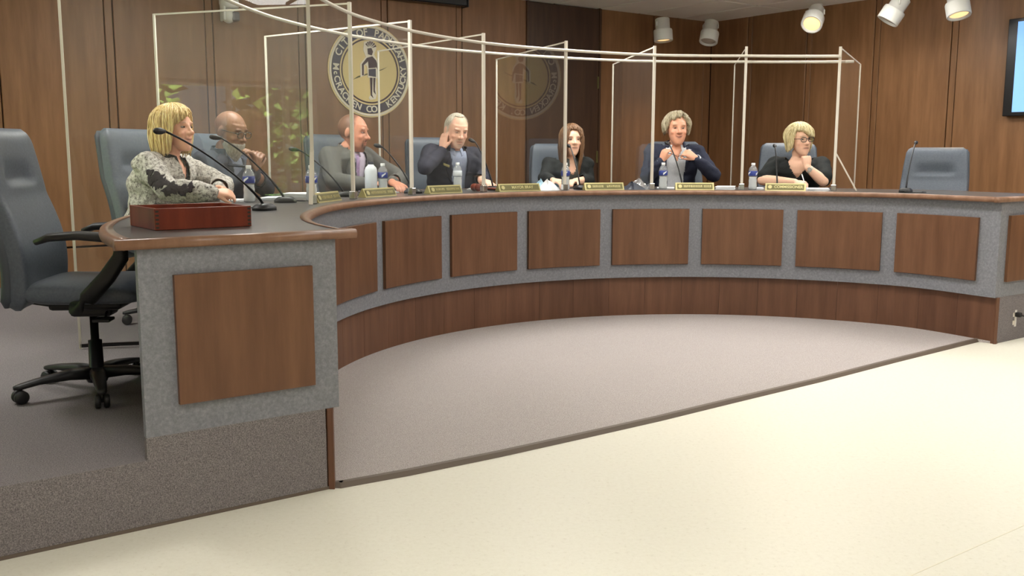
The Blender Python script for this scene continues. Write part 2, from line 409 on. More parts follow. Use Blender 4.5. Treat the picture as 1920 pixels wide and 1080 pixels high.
# ------------------------------------------------------------------ the curved desk
DC = pol(R+0.3, -0.3, 0)
desk = thing('council_desk', 'long curved grey council desk with brown wood panels and wood-edged counter', 'desk', pol(R, -0.6, 0))
ZG, ZT = 0.313, 0.944
def dpart(name, bm, mat, parent=None, smooth=False): return wobj(name, bm, mat, parent or desk, smooth)
EPS = 0.003
fp = dpart('front_panel', arcsweep(NB(), A_L+0.012, A_R-0.012, [(0.0, ZG), (0.0, ZT), (0.03, ZT), (0.03, ZG)], 110), 'laminate')
PA0, PDA, PW, PZ0, PZ1 = -1.44358, 0.296656, 0.25346, 0.414, 0.838
for i in range(-2, 8):
    a0 = PA0+PDA*i; a1 = a0+PW
    dpart('wood_panel', arcsweep(NB(), a0, a1, [(-0.022, PZ1-0.003), (-0.019, PZ1), (0.0, PZ1), (0.0, PZ0), (-0.019, PZ0), (-0.022, PZ0+0.003)], 8), 'desk_wood')
nk = 26
for i in range(nk):
    a0 = A_L + (A_R-A_L)*i/nk + 0.0003; a1 = A_L + (A_R-A_L)*(i+1)/nk - 0.0003
    dpart('kick_board', arcsweep(NB(), a0, a1, [(0.03, 0.0), (0.03, ZG+0.01), (0.05, ZG+0.01), (0.05, 0.0)], 5), 'kick_wood')
DEP = 0.72
def rctr(a): return rin(a)
ct = dpart('countertop', arcsweep(NB(), A_L-0.003, A_R+0.003, [(-0.035, ZT+0.002), (-0.035, ZC), (DEP+0.02, ZC), (DEP+0.02, ZT+0.002)], 120), 'counter_top')
dpart('edge_strip', arcsweep(NB(), A_L-0.003, A_R+0.003, [(-0.035, ZT), (-0.052, ZT+0.004), (-0.056, ZT+0.018), (-0.052, ZC-0.003), (-0.04, ZC+0.0012), (-0.012, ZC+0.0012), (-0.035, ZC-0.001)], 120), 'edge_wood', ct, True)
dpart('edge_strip', arcsweep(NB(), A_L-0.003, A_R+0.003, [(DEP+0.02, ZT), (DEP+0.037, ZT+0.004), (DEP+0.041, ZT+0.018), (DEP+0.037, ZC-0.003), (DEP+0.025, ZC+0.0012), (DEP-0.01, ZC+0.0012), (DEP+0.02, ZC-0.001)], 120), 'edge_wood', ct, True)
# end edges of the counter, end panels in the plane of the platform front
for sgn, a in ((-1, A_L), (1, A_R)):
    d = Vector((math.sin(a), math.cos(a), 0)); r0 = rin(a); q = -N*0.0
    p0, p1 = pol(r0-0.075, a), pol(r0+DEP+0.05, a)
    prof = [(0.012, ZT), (-0.026, ZT+0.003), (-0.032, ZT+0.018), (-0.026, ZC-0.002), (-0.016, ZC+0.0016), (0.012, ZC+0.0016)]
    dpart('edge_strip', rings(NB(), [[p - N*(-o) + Vector((0, 0, z)) for o, z in prof] for p in (p0, p1)]), 'edge_wood', ct, True)
    # grey end panel
    e0, e1 = pol(r0, a), pol(r0+DEP-0.02, a)
    b = NB(); off = 0.0
    rings(b, [[p + N*0.03, p, p + Vector((0, 0, ZT-ZG)), p + N*0.03 + Vector((0, 0, ZT-ZG))] for p in (e0+Vector((0, 0, ZG)), e1+Vector((0, 0, ZG)))])
    ep = dpart('end_panel', b, 'laminate')
    w0, w1 = pol(r0+0.10, a), pol(r0+DEP-0.13, a)
    b = NB(); rings(b, [[p, p - N*0.02, p - N*0.02 + Vector((0, 0, 0.44)), p + Vector((0, 0, 0.44))] for p in (w0+Vector((0, 0, 0.415)), w1+Vector((0, 0, 0.415)))])
    dpart('wood_panel', b, 'desk_wood')
    b = NB(); g0, g1 = pol(r0+0.055, a), pol(r0+DEP-0.02, a)
    rings(b, [[p + N*0.028, p+N*0.002, p+N*0.002 + Vector((0, 0, ZG-PLAT)), p + N*0.028 + Vector((0, 0, ZG-PLAT))] for p in (g0+Vector((0, 0, PLAT)), g1+Vector((0, 0, PLAT)))])
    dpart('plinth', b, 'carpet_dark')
    b = NB(); bar(b, pol(r0+0.035, a)+Vector((0, 0, 0.0)), pol(r0+0.035, a)+Vector((0, 0, ZG)), 0.02, 0.02)
    dpart('corner_post', b, 'kick_wood')
for a in (-1.75, -1.20, -0.69, -0.12, 0.437):
    b = NB(); bar(b, pol(R+0.05, a, (PLAT+ZT)/2), pol(R+0.45, a, (PLAT+ZT)/2), 0.02, ZT-PLAT)
    dpart('support_panel', b, 'laminate')
# power outlet on the right end
op = ppl(1899, 597, chord_l, N)
o = thing('power_outlet', 'white wall outlet with plug low on the right end of the desk', 'outlet', op, ROTU)
obj('cover_plate', box(NB(), (-0.038, -0.008, -0.06), (0.038, -0.001, 0.06), 0.003), 'white_plastic', o)
for z in (-0.028, 0.028): obj('socket', box(NB(), (-0.017, -0.011, z-0.015), (0.017, -0.007, z+0.015), 0.003), 'cream_metal', o)
obj('plug_cord', tube(box(NB(), (0.0, -0.05, 0.012), (0.03, -0.011, 0.044), 0.006), [(0.015, -0.045, 0.028), (0.06, -0.09, 0.01), (0.12, -0.1, -0.06), (0.2, -0.09, -0.16), (0.3, -0.08, -0.165), (0.6, -0.08, -0.165)], 0.005), 'black_plastic', o, True)
# ------------------------------------------------------------------ shields on the desk
SH_A = [-1.462, -1.230, -0.968, -0.690, -0.405, -0.118, 0.163, 0.437]
SH_T = [2.15, 2.115, 2.09, 2.07, 2.06, 2.045, 2.04, 2.02]
RRW = [1.24, 1.38, 1.36, 1.36, 1.32, 1.30, 1.30, 1.30]
SH_R = [ang(pcy(x, y, R+q)) for q, (x, y) in zip(RRW, ((131, 330), (296, 180), (502, 210), (711, 220), (931, 225), (1148, 230), (1374, 235), (1607, 240)))]
SH_L = ['clear acrylic divider between the empty near chair and the blonde woman in tweed',
 'clear acrylic divider between the blonde woman in tweed and the bald bearded man',
 'clear acrylic divider between the bald bearded man and the man in the grey suit',
 'clear acrylic divider between the grey-suited man and the white-haired man',
 'clear acrylic divider between the white-haired man and the long-haired woman',
 'clear acrylic divider between the long-haired woman and the smiling man',
 'clear acrylic divider between the smiling man and the woman in a black top',
 'clear acrylic divider between the woman in a black top and the far empty chair']
RF, ROUT = R+0.08, R+DEP+0.08
for a, top, ar, lab, rw in zip(SH_A, SH_T, SH_R, SH_L, RRW):
    RR = R+rw
    t = thing('acrylic_shield', lab, 'shield', pol(RF, a, ZC+0.004), 0, 'acrylic shields along the desk')
    pf_, pr_ = pol(RF, a), pol(RR, ar); d = (pr_-pf_).normalized(); side = Vector((-d.y, d.x, 0)); ln = (pr_-pf_).length
    k0 = (ROUT-RF)/(RR-RF)*ln
    M = Matrix(((d.x, 0, side.x, pf_.x), (d.y, 0, side.y, pf_.y), (0, 1, 0, 0), (0, 0, 0, 1)))
    b = NB(); prism(b, [(0.0, ZC+0.006), (k0, ZC+0.006), (k0, PLAT+0.03), (ln, PLAT+0.03), (ln, top-0.02), (0.0, top)], 0.005, M @ Matrix.Translation((0, 0, -0.0025)))
    wobj('acrylic_pane', b, 'acrylic', t)
    z = Vector((0, 0, 1))
    wobj('front_post', bar(NB(), pf_+z*(ZC+0.004), pf_+z*(top+0.012), 0.019, 0.019, side), 'cream_metal', t)
    wobj('rear_post', bar(NB(), pr_+z*(PLAT+0.004), pr_+z*(top-0.012), 0.012, 0.012, side), 'cream_metal', t)
    wobj('top_bar', bar(NB(), pf_+z*(top+0.004), pr_+z*(top-0.016), 0.006, 0.010), 'cream_metal', t)
    wobj('foot_bar', bar(NB(), pf_+d*k0+z*(PLAT+0.02), pr_+z*(PLAT+0.02), 0.012, 0.018), 'black_metal', t)
    wobj('foot_clamp', box(NB(), (-0.02, -0.02, ZC+0.002), (0.02, 0.02, ZC+0.05), 0.004, loc_m(pf_, math.atan2(d.y, d.x))), 'chrome', t)
    if a in (SH_A[0], SH_A[-1]):
        sg = 1 if a == SH_A[0] else -1
        wobj('brace', bar(NB(), pf_+z*(ZC+0.29), pf_+side*(0.16*sg)+d*0.02+z*(ZC+0.006), 0.008, 0.022, d), 'cream_metal', t)
def ztop(a): return float(np.interp(a, SH_A, SH_T))
def rail(rad, a0, a1, dz, lab):
    pts = [pol(rad, a, ztop(a)-dz) for a in np.linspace(a0, a1, 60)]
    tag(obj('top_rail', tube(NB(), pts, 0.0105, 8), 'cream_metal', None, True), lab, 'rail', 'curved rails tying the shields together')
rail(RF-0.022, -1.64, 0.440, 0.058, 'curved white rail across the front posts of the acrylic dividers')
rail(R+0.60, -1.66, 0.452, 0.052, 'curved white rail under the middle of the acrylic dividers, farther back than the front rail')

# ------------------------------------------------------------------ office chair
def super_ring(c, hx, hy, n, p=2.6, X=Vector((1, 0, 0)), Y=Vector((0, 1, 0))):
    out = []
    for k in range(n):
        t = 2*PI*k/n; cs, sn = math.cos(t), math.sin(t)
        out.append(c + X*(hx*math.copysign(abs(cs)**(2/p), cs)) + Y*(hy*math.copysign(abs(sn)**(2/p), sn)))
    return out
def make_chair():
    t = thing('conference_chair', 'x', 'chair')
    # backrest
    b = NB(); rs = []; n = 48; m = 44
    for i in range(m+1):
        u = i/m; z = 0.40 + 0.76*u
        y = -0.235 - 0.05*u - 0.05*u*u + 0.035*math.sin(PI*min(1, u*1.6))
        hw = 0.225 + 0.03*math.sin(PI*min(1, u*0.9+0.1)); th = 0.052 - 0.012*u
        e = min(u, 1-u)*m
        if e < 4: q = math.sqrt(1-(1-e/4)**2); hw *= 0.86+0.14*q; th *= max(0.12, q)
        r = super_ring(Vector((0, y, z)), hw, th, n, 4.2)
        for p in r:
            if p.y > y:
                x = p.x/hw; p.y += 0.022*x*x*abs(x) - 0.006
                if abs(p.x) < 0.16:
                    fx = 1-sstep(0.10, 0.16, abs(p.x)); zz = z-0.935
                    if zz > 0: p.y -= fx*0.026*(1-sstep(0.0, 0.11, zz))
                    else: p.y += fx*0.004*math.exp(zz/0.05)
        rs.append(r)
    obj('backrest', rings(b, rs), 'leather', t, True)
    # back shell piping
    b = NB(); rs = []
    for i in range(25):
        u = 0.02+0.96*i/24; z = 0.40+0.76*u; y = -0.235-0.05*u-0.05*u*u+0.035*math.sin(PI*min(1, u*1.6)) - 0.03
        hw = 0.236+0.022*math.sin(PI*min(1, u*0.9+0.1)); th = 0.03-0.008*u
        if i in (0, 24): hw *= 0.93; th *= 0.4
        rs.append(super_ring(Vector((0, y, z)), hw, th, 24, 5))
    obj('back_shell', rings(b, rs), plain('leather_dark', srgb(66, 72, 80), 0.5) if 'leather_dark' not in MATS else 'leather_dark', t, True)
    # seat
    b = NB(); rs = []
    for i in range(17):
        u = i/16; y = -0.23+0.49*u; e = min(u, 1-u)*16
        hw = 0.245; th = 0.052
        if e < 4: q = math.sqrt(1-(1-e/4)**2); hw *= 0.86+0.14*q; th *= max(0.12, q)
        zc = 0.475 - 0.022*max(0, (u-0.7)/0.3)**2 - 0.008*math.sin(PI*u)
        rs.append([p for p in super_ring(Vector((0, y, zc)), hw, th, 32, 4, Vector((1, 0, 0)), Vector((0, 0, 1)))])
    obj('seat', rings(b, rs), 'leather', t, True)
    # arms
    for s in (-1, 1):
        b = NB(); x = 0.28*s
        path = [(x, -0.11, 0.695), (x, -0.06, 0.715), (x, 0.05, 0.722), (x, 0.16, 0.712), (x, 0.21, 0.685), (x, 0.205, 0.63), (x, 0.15, 0.55), (x*0.99, 0.07, 0.46), (x*0.95, 0.02, 0.42), (x*0.6, 0.0, 0.415)]
        ws = [0.030, 0.042, 0.044, 0.04, 0.034, 0.03, 0.03, 0.032, 0.034, 0.03]; hs = [0.012, 0.017, 0.018, 0.02, 0.026, 0.03, 0.032, 0.034, 0.03, 0.018]
        rs = []
        for i, p in enumerate(path):
            p = Vector(p); d = Vector(path[min(i+1, 9)])-Vector(path[max(i-1, 0)]); d.normalize()
            X = Vector((1, 0, 0)) if i < 8 else Vector((0, 1, 0)); Y = d.cross(X).normalized()
            rs.append(super_ring(p, ws[i] if i < 8 else hs[i], hs[i], 14, 3, X, Y))
        obj('armrest', rings(b, rs), 'black_plastic', t, True)
    obj('seat_mechanism', bar(box(box(NB(), (-0.13, -0.14, 0.385), (0.13, 0.15, 0.425), 0.015), (-0.06, -0.08, 0.345), (0.06, 0.09, 0.39), 0.015), (0, -0.1, 0.39), (0, -0.27, 0.42), 0.09, 0.02), 'black_plastic', t)
    obj('lever', tube(box(NB(), (0.14, 0.06, 0.348), (0.22, 0.13, 0.362), 0.005), [(0.08, 0.08, 0.37), (0.18, 0.1, 0.356)], 0.006), 'black_plastic', t)
    obj('gas_column', lathe(NB(), [(0.0005, 0.36), (0.017, 0.36), (0.017, 0.235), (0.028, 0.232), (0.03, 0.1), (0.04, 0.095), (0.046, 0.06), (0.04, 0.045), (0.0005, 0.045)], 20), 'black_metal', t, True)
    for k in range(5):
        a = 2*PI*k/5 + 0.35; c, s = math.cos(a), math.sin(a); M = Matrix.Rotation(a, 4, 'Z')
        b = NB(); rs = []
        for r, w_, h_, z in ((0.02, 0.034, 0.028, 0.085), (0.12, 0.030, 0.022, 0.092), (0.24, 0.024, 0.014, 0.084), (0.315, 0.02, 0.012, 0.072), (0.335, 0.012, 0.008, 0.07)):
            rs.append([M @ p for p in super_ring(Vector((r, 0, z)), w_, h_, 12, 3, Vector((0, 1, 0)), Vector((0, 0, 1)))])
        lg = obj('leg', rings(b, rs), 'black_plastic', t, True)
        b = NB(); px, py = 0.312, 0.0
        for sgn in (-1, 1): 
            lathe(b, [(0.004, -0.0115), (0.024, -0.011), (0.029, -0.006), (0.029, 0.006), (0.024, 0.011), (0.004, 0.0115)], 18, M @ Matrix.Translation((px, sgn*0.017, 0.0295)) @ Matrix.Rotation(PI/2, 4, 'X'))
        tube(b, [M @ Vector((px, -0.02, 0.0295)), M @ Vector((px, 0.02, 0.0295))], 0.007); tube(b, [M @ Vector((px, 0, 0.03)), M @ Vector((px, 0, 0.068))], 0.008)
        obj('caster', b, 'black_plastic', lg, True)
    return t
chair0 = make_chair(); _used = [False]
def place_chair(p, rz, label, sz=1.0):
    o = chair0 if not _used[0] else copy_tree(chair0)
    _used[0] = True; o.location = (p.x, p.y, PLAT+0.001); o.rotation_euler = (0, 0, rz); o.scale = (1, 1, sz)
    o['label'] = label; o['group'] = 'grey leather chairs behind the desk'
    return o
SEAT = {'lady': (-1.455, 0.90), 'bald': (-1.285, 0.90), 'm4': (-0.885, 0.90), 'm5': (-0.60, 0.92), 'w6': (-0.285, 0.92), 'm7': (0.006, 0.92), 'w8': (0.318, 0.92), 'e9': (0.648, 0.92)}
place_chair(pz(184, 733, PLAT), -1.46, 'empty blue-grey chair at the near left end, seen from the side', 0.965)
for lab, x, rb, rz_dir, sz in (
    ('blue-grey chair behind the blonde woman in tweed', 240, 1.42, (0.95, -0.31), 1.0),
    ('blue-grey chair behind the bald bearded man', 386, 1.50, (0.96, -0.28), 0.99),
    ('blue-grey chair behind the man in the grey suit', 618, 1.45, (0.80, -0.60), 1.0),
    ('blue-grey chair behind the white-haired man', 810, 1.42, (0.52, -0.85), 0.99),
    ('blue-grey chair behind the long-haired woman', 1044, 1.36, (0.20, -0.98), 0.95),
    ('blue-grey chair behind the smiling man with both hands raised', 1262, 1.41, (0.0, -1.0), 0.97),
    ('blue-grey chair behind the woman in a black top', 1478, 1.39, (-0.25, -0.97), 0.96),
    ('empty blue-grey chair at the far right end, seen from the front', 1757, 1.22, (-0.52, -0.85), 0.925)):
    q = pcy(x, 285, R+rb); rz = math.atan2(-rz_dir[0], rz_dir[1])
    off = Matrix.Rotation(rz, 3, 'Z') @ Vector((0, -0.335, 0)); place_chair(q - off, rz, lab, sz)

# ------------------------------------------------------------------ microphones
mic_src = {}
def microphone(base_px, tip_px, rtip, label, sc_=1.0):
    p = pcz(base_px[0], base_px[1], ZC); q = pcy(tip_px[0], tip_px[1], rtip)
    d = Vector((q.x-p.x, q.y-p.y, 0)); rz = math.atan2(d.y, d.x) - PI/2
    t = thing('gooseneck_microphone', label, 'microphone', Vector((p.x, p.y, ZC+0.001)), rz, 'gooseneck microphones on the desk')
    obj('mic_base', rings(NB(), [super_ring(Vector((0, -0.01, z)), hx, hy, 20, 3.2) for z, hx, hy in ((0, 0.045, 0.062), (0.014, 0.045, 0.062), (0.028, 0.034, 0.045), (0.032, 0.026, 0.034))]), 'black_plastic', t, True)
    L, H = d.length, q.z-ZC
    pts = []
    for i in range(21):
        u = i/20; x = L*(0.10*u + 0.90*u**1.25) if L > 0.05 else L*u
        z = 0.03 + (H-0.03)*(1.12*u - 0.12*u**4)
        pts.append(Vector((0, x, z)))
    obj('gooseneck', tube(NB(), pts[:-1], [0.0065]*5+[0.0048]*15, 8), 'black_metal', t, True)
    e = pts[-1]-pts[-2]; e.normalize(); e = (e + Vector((0, 0.6, -0.25))).normalized()
    s0 = pts[-2]
    obj('mic_capsule', tube(NB(), [s0-e*0.004, s0+e*0.006, s0+e*0.02, s0+e*0.035, s0+e*0.052, s0+e*0.062, s0+e*0.066], [0.004, 0.008, 0.0125, 0.0145, 0.0135, 0.009, 0.002], 14), 'black_plastic', t, True)
    cb = [(0.0, -0.07, 0.008), (0.03, -0.11, 0.005), (0.07, -0.13, 0.005), (0.12, -0.10, 0.005), (0.14, -0.04, 0.005), (0.11, 0.0, 0.005)]
    obj('cable', tube(NB(), cb, 0.003, 6), 'black_plastic', t, True)
for bpx, tpx, rt, lab in (((492, 0.21), (296, 241), R+0.60, 'black gooseneck microphone beside the wooden box, nearest the camera'), ((531, 0.30), (408, 256), R+0.62, 'black gooseneck microphone in front of the bald bearded man'),
    ((643, 0.32), (556, 279), R+0.52, 'thin gooseneck microphone bent towards the grey-suited man'), ((772, 0.28), (713, 273), R+0.5, 'gooseneck microphone right of the water bottles by the grey-suited man'),
    ((924, 0.34), (889, 264), R+0.5, 'gooseneck microphone standing just right of the white-haired man'), ((1087, 0.26), (1068, 273), R+0.5, 'gooseneck microphone reaching the chin of the long-haired woman'),
    ((1279, 0.28), (1253, 268), R+0.5, 'gooseneck microphone in front of the smiling man'), ((1457, 0.26), (1453, 273), R+0.5, 'gooseneck microphone left of the woman in a black top'), ((1699, 0.17), (1717, 266), R+0.55, 'gooseneck microphone in front of the far empty chair')):
    microphone(bpx, tpx, rt, lab)

# ------------------------------------------------------------------ water bottles
def bottle(px, label, mat_label='label_blue', wide=1.0, cap='cap_white', h=0.205):
    p = pcz(px[0], px[1], ZC)
    t = thing('water_bottle', label, 'bottle', Vector((p.x, p.y, ZC+0.001)), random.uniform(0, 6), 'water bottles on the desk')
    k = h/0.205
    pr = [(0.001, 0), (0.028, 0), (0.0325, 0.006), (0.033, 0.03), (0.0305, 0.05), (0.0325, 0.07), (0.029, 0.088), (0.0325, 0.105), (0.033, 0.145), (0.029, 0.165), (0.015, 0.183), (0.0125, 0.19), (0.001, 0.19)]
    if wide > 1: pr = [(0.001, 0), (0.03, 0), (0.033, 0.006), (0.033, 0.15), (0.028, 0.168), (0.016, 0.183), (0.0145, 0.19), (0.001, 0.19)]
    obj('bottle_body', lathe(NB(), [(r*wide, z*k) for r, z in pr], 24), 'clear_plastic' if wide == 1 else 'label_white', t, True)
    if wide == 1:
        obj('water', lathe(NB(), [(0.001, 0.003), (0.027, 0.003), (0.0305, 0.008), (0.031, 0.03), (0.0285, 0.05), (0.0305, 0.07), (0.027, 0.088), (0.029, 0.098), (0.001, 0.098)], 20), 'water_white', t, True)
        obj('bottle_label', lathe(NB(), [(0.033, 0.106), (0.0338, 0.107), (0.0342, 0.125), (0.0338, 0.143), (0.033, 0.144)], 24), mat_label, t, True)
        b = NB()
        for s in range(3):
            for i in range(6):
                a = s*2.1 + i*0.14; a2 = a+0.14; z0 = 0.109 + 0.004*i; z1 = 0.126+0.0025*i
                rr = 0.0346; q = [Vector((rr*math.cos(x), rr*math.sin(x), z)) for x, z in ((a, z0), (a2, z0+0.004), (a2, z1+0.0025), (a, z1))]
                b.faces.new([b.verts.new(v) for v in q])
        obj('label_print', b, 'label_white', t)['kind'] = 'stuff'
    obj('cap', lathe(NB(), [(0.001, 0.186*k), (0.0145*wide, 0.186*k), (0.015*wide, 0.188*k), (0.015*wide, 0.203*k), (0.013*wide, 0.205*k), (0.001, 0.205*k)], 18), cap, t, True)
bottle((467, 0.51), 'water bottle in front of the hands of the blonde woman')
bottle((584, 0.2), 'water bottle half hidden behind the nearest acrylic post')
bottle((696, 0.47), 'larger white-labelled bottle with a dark cap by the grey-suited man', wide=1.3, cap='folder_dark', h=0.215)
bottle((718, 0.42), 'water bottle beside the larger white-labelled bottle')
bottle((858, 0.52), 'water bottle in front of the shirt of the white-haired man', 'label_white')
bottle((1060, 0.16), 'water bottle behind the acrylic post by the long-haired woman')
bottle((1243, 0.2), 'water bottle in front of the smiling man')
bottle((1411, 0.14), 'water bottle left of the woman in a black top')

# ------------------------------------------------------------------ lettering
def text_mesh(txt, size, depth, bold=0.0, align='CENTER'):
    c = bpy.data.curves.new('lettering', 'FONT'); c.body = txt; c.size = size; c.extrude = depth; c.offset = bold
    c.align_x = align; c.align_y = 'CENTER'
    o = bpy.data.objects.new('lettering', c); COL.objects.link(o)
    me = bpy.data.meshes.new_from_object(o.evaluated_get(bpy.context.evaluated_depsgraph_get()))
    bpy.data.objects.remove(o); bpy.data.curves.remove(c)
    return me
# name plates
def nameplate(x0, x1, y, label, txt=None, face=None):
    p, q = pcz(x0, y, ZC), pcz(x1, y, ZC)
    c = (p+q)/2; a = ang(c); w = (q-p).length
    d = (q-p).normalized(); rz = math.atan2(d.y, d.x)
    t = thing('name_plate', label, 'name plate', Vector((c.x, c.y, ZC+0.001)), rz, 'brass name plates on the desk')
    obj('plate_holder', rings(NB(), [[Vector((x, -0.03, 0)), Vector((x, 0.035, 0)), Vector((x, 0.03, 0.012)), Vector((x, 0.004, 0.055)), Vector((x, -0.004, 0.055))] for x in (-w/2, w/2)]), 'brass', t)
    tl = math.atan2(0.055, 0.026); M = Matrix.Translation((0, -0.0185, 0.0275)) @ Matrix.Rotation(tl, 4, 'X')
    obj('plate_face', box(NB(), (-w/2+0.012, -0.021, 0.0005), (w/2-0.012, 0.021, 0.002), 0, M), 'brass_dark', t)
    obj('emblem', lathe(NB(), [(0.001, 0.003), (0.014, 0.003), (0.015, 0.0015)], 16, M @ Matrix.Translation((-w/2+0.035, 0, 0))), 'brass', t)
    if txt:
        me = text_mesh(txt, 0.03, 0.0006, 0.0006); me.materials.append(MATS['brass'])
        ww = max(v.co.x for v in me.vertices)-min(v.co.x for v in me.vertices); k = min(1, (w-0.085)/ww)
        lt_ = obj('lettering', me, None, t, False, M @ Matrix.Translation((0.022, 0, 0.003)) @ Matrix.Scale(k, 4, (1, 0, 0))); lt_['kind'] = 'stuff'
    else:
        b = NB(); x = -w/2+0.062
        rnd = random.Random(int(x0))
        gap = rnd.uniform(0.45, 0.7)
        while x < w/2-0.03:
            u = (x+w/2)/w
            if abs(u-gap) < 0.03: x += 0.008; continue
            lw = rnd.uniform(0.006, 0.012)
            for kk in range(2): box(b, (x+kk*lw*0.6, -0.009, 0.002), (x+kk*lw*0.6+0.003, 0.009, 0.0032), 0, M)
            box(b, (x, rnd.choice((-0.009, -0.0015, 0.006)), 0.002), (x+lw, rnd.choice((-0.006, 0.0015, 0.009)), 0.0032), 0, M)
            x += lw+0.004
        obj('lettering', b, 'brass', t)['kind'] = 'stuff'
nameplate(588, 632, 0.11, 'brass name plate just right of the nearest acrylic post')
nameplate(679, 737, 0.14, 'brass name plate in front of the two bottles of the grey-suited man')
nameplate(801, 862, 0.14, 'brass name plate in front of the white-haired man')
nameplate(933, 1010, 0.10, 'brass name plate lettered MAYOR between the white-haired man and long-haired woman', 'MAYOR BRAY')
nameplate(1095, 1168, 0.08, 'brass name plate just right of the long-haired woman')
nameplate(1266, 1338, 0.04, 'brass name plate in front of the smiling man')
nameplate(1435, 1511, 0.03, 'dark brass name plate in front of the woman in a black top', 'COMMISSIONER')

# ------------------------------------------------------------------ papers and small things on the counter
def sheet(pxs, label, mat='paper', n=3, name='paper_sheet', cat='paper', th=0.004, z=ZC+0.001):
    b = NB(); pts = [pcz(x, y, ZC) for x, y in pxs]
    lo = [Vector((p.x, p.y, z)) for p in pts]; c = sum(lo, Vector())/len(lo)
    for k in range(n):
        rot = Matrix.Translation(c) @ Matrix.Rotation(random.uniform(-0.06, 0.06), 4, 'Z') @ Matrix.Translation(-c)
        q = [rot @ p + Vector((0, 0, k*th)) for p in lo]
        rings(b, [q, [p+Vector((0, 0, th*0.7)) for p in q]])
    return tag(obj(name, b, mat), label, cat)
sheet([(412, 0.66), (444, 0.56), (460, 0.60), (430, 0.70)], 'white sheets of paper under the hands of the blonde woman')
sheet([(486, 0.52), (520, 0.44), (530, 0.52), (500, 0.60)], 'open papers beside the water bottle of the blonde woman', 'label_white', 4)
sheet([(526, 0.62), (588, 0.40), (602, 0.52), (544, 0.69)], 'stack of white papers in front of the bald bearded man', 'paper', 6)
sheet([(602, 0.46), (645, 0.30), (655, 0.46), (612, 0.62)], 'pale blue folder beside the arm of the grey-suited man', 'paper_blue', 2, 'paper_folder', 'folder')
sheet([(734, 0.44), (764, 0.40), (770, 0.56), (742, 0.60)], 'white papers under the hand of the grey-suited man', 'paper', 2)
sheet([(876, 0.48), (898, 0.46), (908, 0.60), (886, 0.62)], 'loose papers under the left hand of the white-haired man', 'paper', 3)
sheet([(1342, 0.10), (1378, 0.10), (1378, 0.34), (1344, 0.34)], 'white papers between the smiling man and the woman in a black top', 'paper', 6)
sheet([(1514, 0.10), (1556, 0.12), (1552, 0.36), (1510, 0.34)], 'notepad under the writing hand of the woman in a black top', 'paper', 4)
sheet([(1232, 0.27), (1264, 0.27), (1264, 0.46), (1232, 0.46)], 'white papers beneath the water bottle of the smiling man', 'paper', 2)
sheet([(1406, 0.21), (1432, 0.21), (1430, 0.40), (1406, 0.40)], 'white papers behind the water bottle left of the woman in a black top', 'paper', 3)
sheet([(1552, 0.38), (1566, 0.38), (1566, 0.58), (1548, 0.56)], 'dark folder beside the notepad of the woman in a black top', 'folder_dark', 3, 'paper_folder', 'folder')
def crumple(px, size, label, mat, name, cat, h):
    p = pcz(px[0], px[1], ZC); b = NB(); rs = []; rnd = random.Random(int(px[0])); n = 22; m = 7
    ph = [rnd.uniform(0, 6) for _ in range(4)]
    for i in range(m+1):
        u = i/m; q = []
        for k in range(n):
            t = 2*PI*k/n; r = (1-u)**0.7*(1+0.16*math.sin(3*t+ph[0])+0.1*math.sin(7*t+ph[1]))+0.02
            z = h*u*(1+0.3*math.sin(2*t+ph[2])+0.15*math.sin(5*t+ph[3])) 
            q.append(Vector((size[0]*r*math.cos(t), size[1]*r*math.sin(t), max(0.0, z))))
        rs.append(q)
    a = ang(p); tag(obj(name, rings(b, rs), mat, None, False, loc_m(Vector((p.x, p.y, ZC+0.001)), PI-a)), label, cat)
crumple((1027, 0.17), (0.085, 0.06), 'crumpled white and blue face mask beside the hand of the long-haired woman', 'paper', 'face_mask', 'mask', 0.06)
crumple((1013, 0.36), (0.06, 0.06), 'pale blue cloth next to the crumpled white mask', 'paper_blue', 'cloth', 'cloth', 0.06)
crumple((1186, 0.20), (0.10, 0.10), 'dark folder wrapped in clear plastic left of the smiling man', 'folder_dark', 'plastic_folder', 'folder', 0.045)
crumple((1196, 0.24), (0.075, 0.07), 'clear plastic wrap over the dark folder', 'wrap_plastic', 'plastic_wrap', 'plastic', 0.062)
# gavel by the white-haired man
gp = pcz(893, 0.2, ZC); t = thing('gavel', 'brown wooden gavel beside the left hand of the white-haired man', 'gavel', Vector((gp.x, gp.y, ZC+0.001)), 0.5)
obj('gavel_head', lathe(NB(), [(0.001, -0.045), (0.026, -0.045), (0.028, -0.03), (0.022, -0.022), (0.024, 0), (0.022, 0.022), (0.028, 0.03), (0.026, 0.045), (0.001, 0.045)], 18, Matrix.Translation((0, 0, 0.03)) @ Matrix.Rotation(PI/2, 4, 'X')), 'box_wood', t, True)
obj('gavel_handle', tube(NB(), [(0.02, 0, 0.03), (0.1, 0, 0.022), (0.2, 0, 0.014), (0.23, 0, 0.012)], [0.008, 0.007, 0.010, 0.005], 10), 'box_wood', t, True)
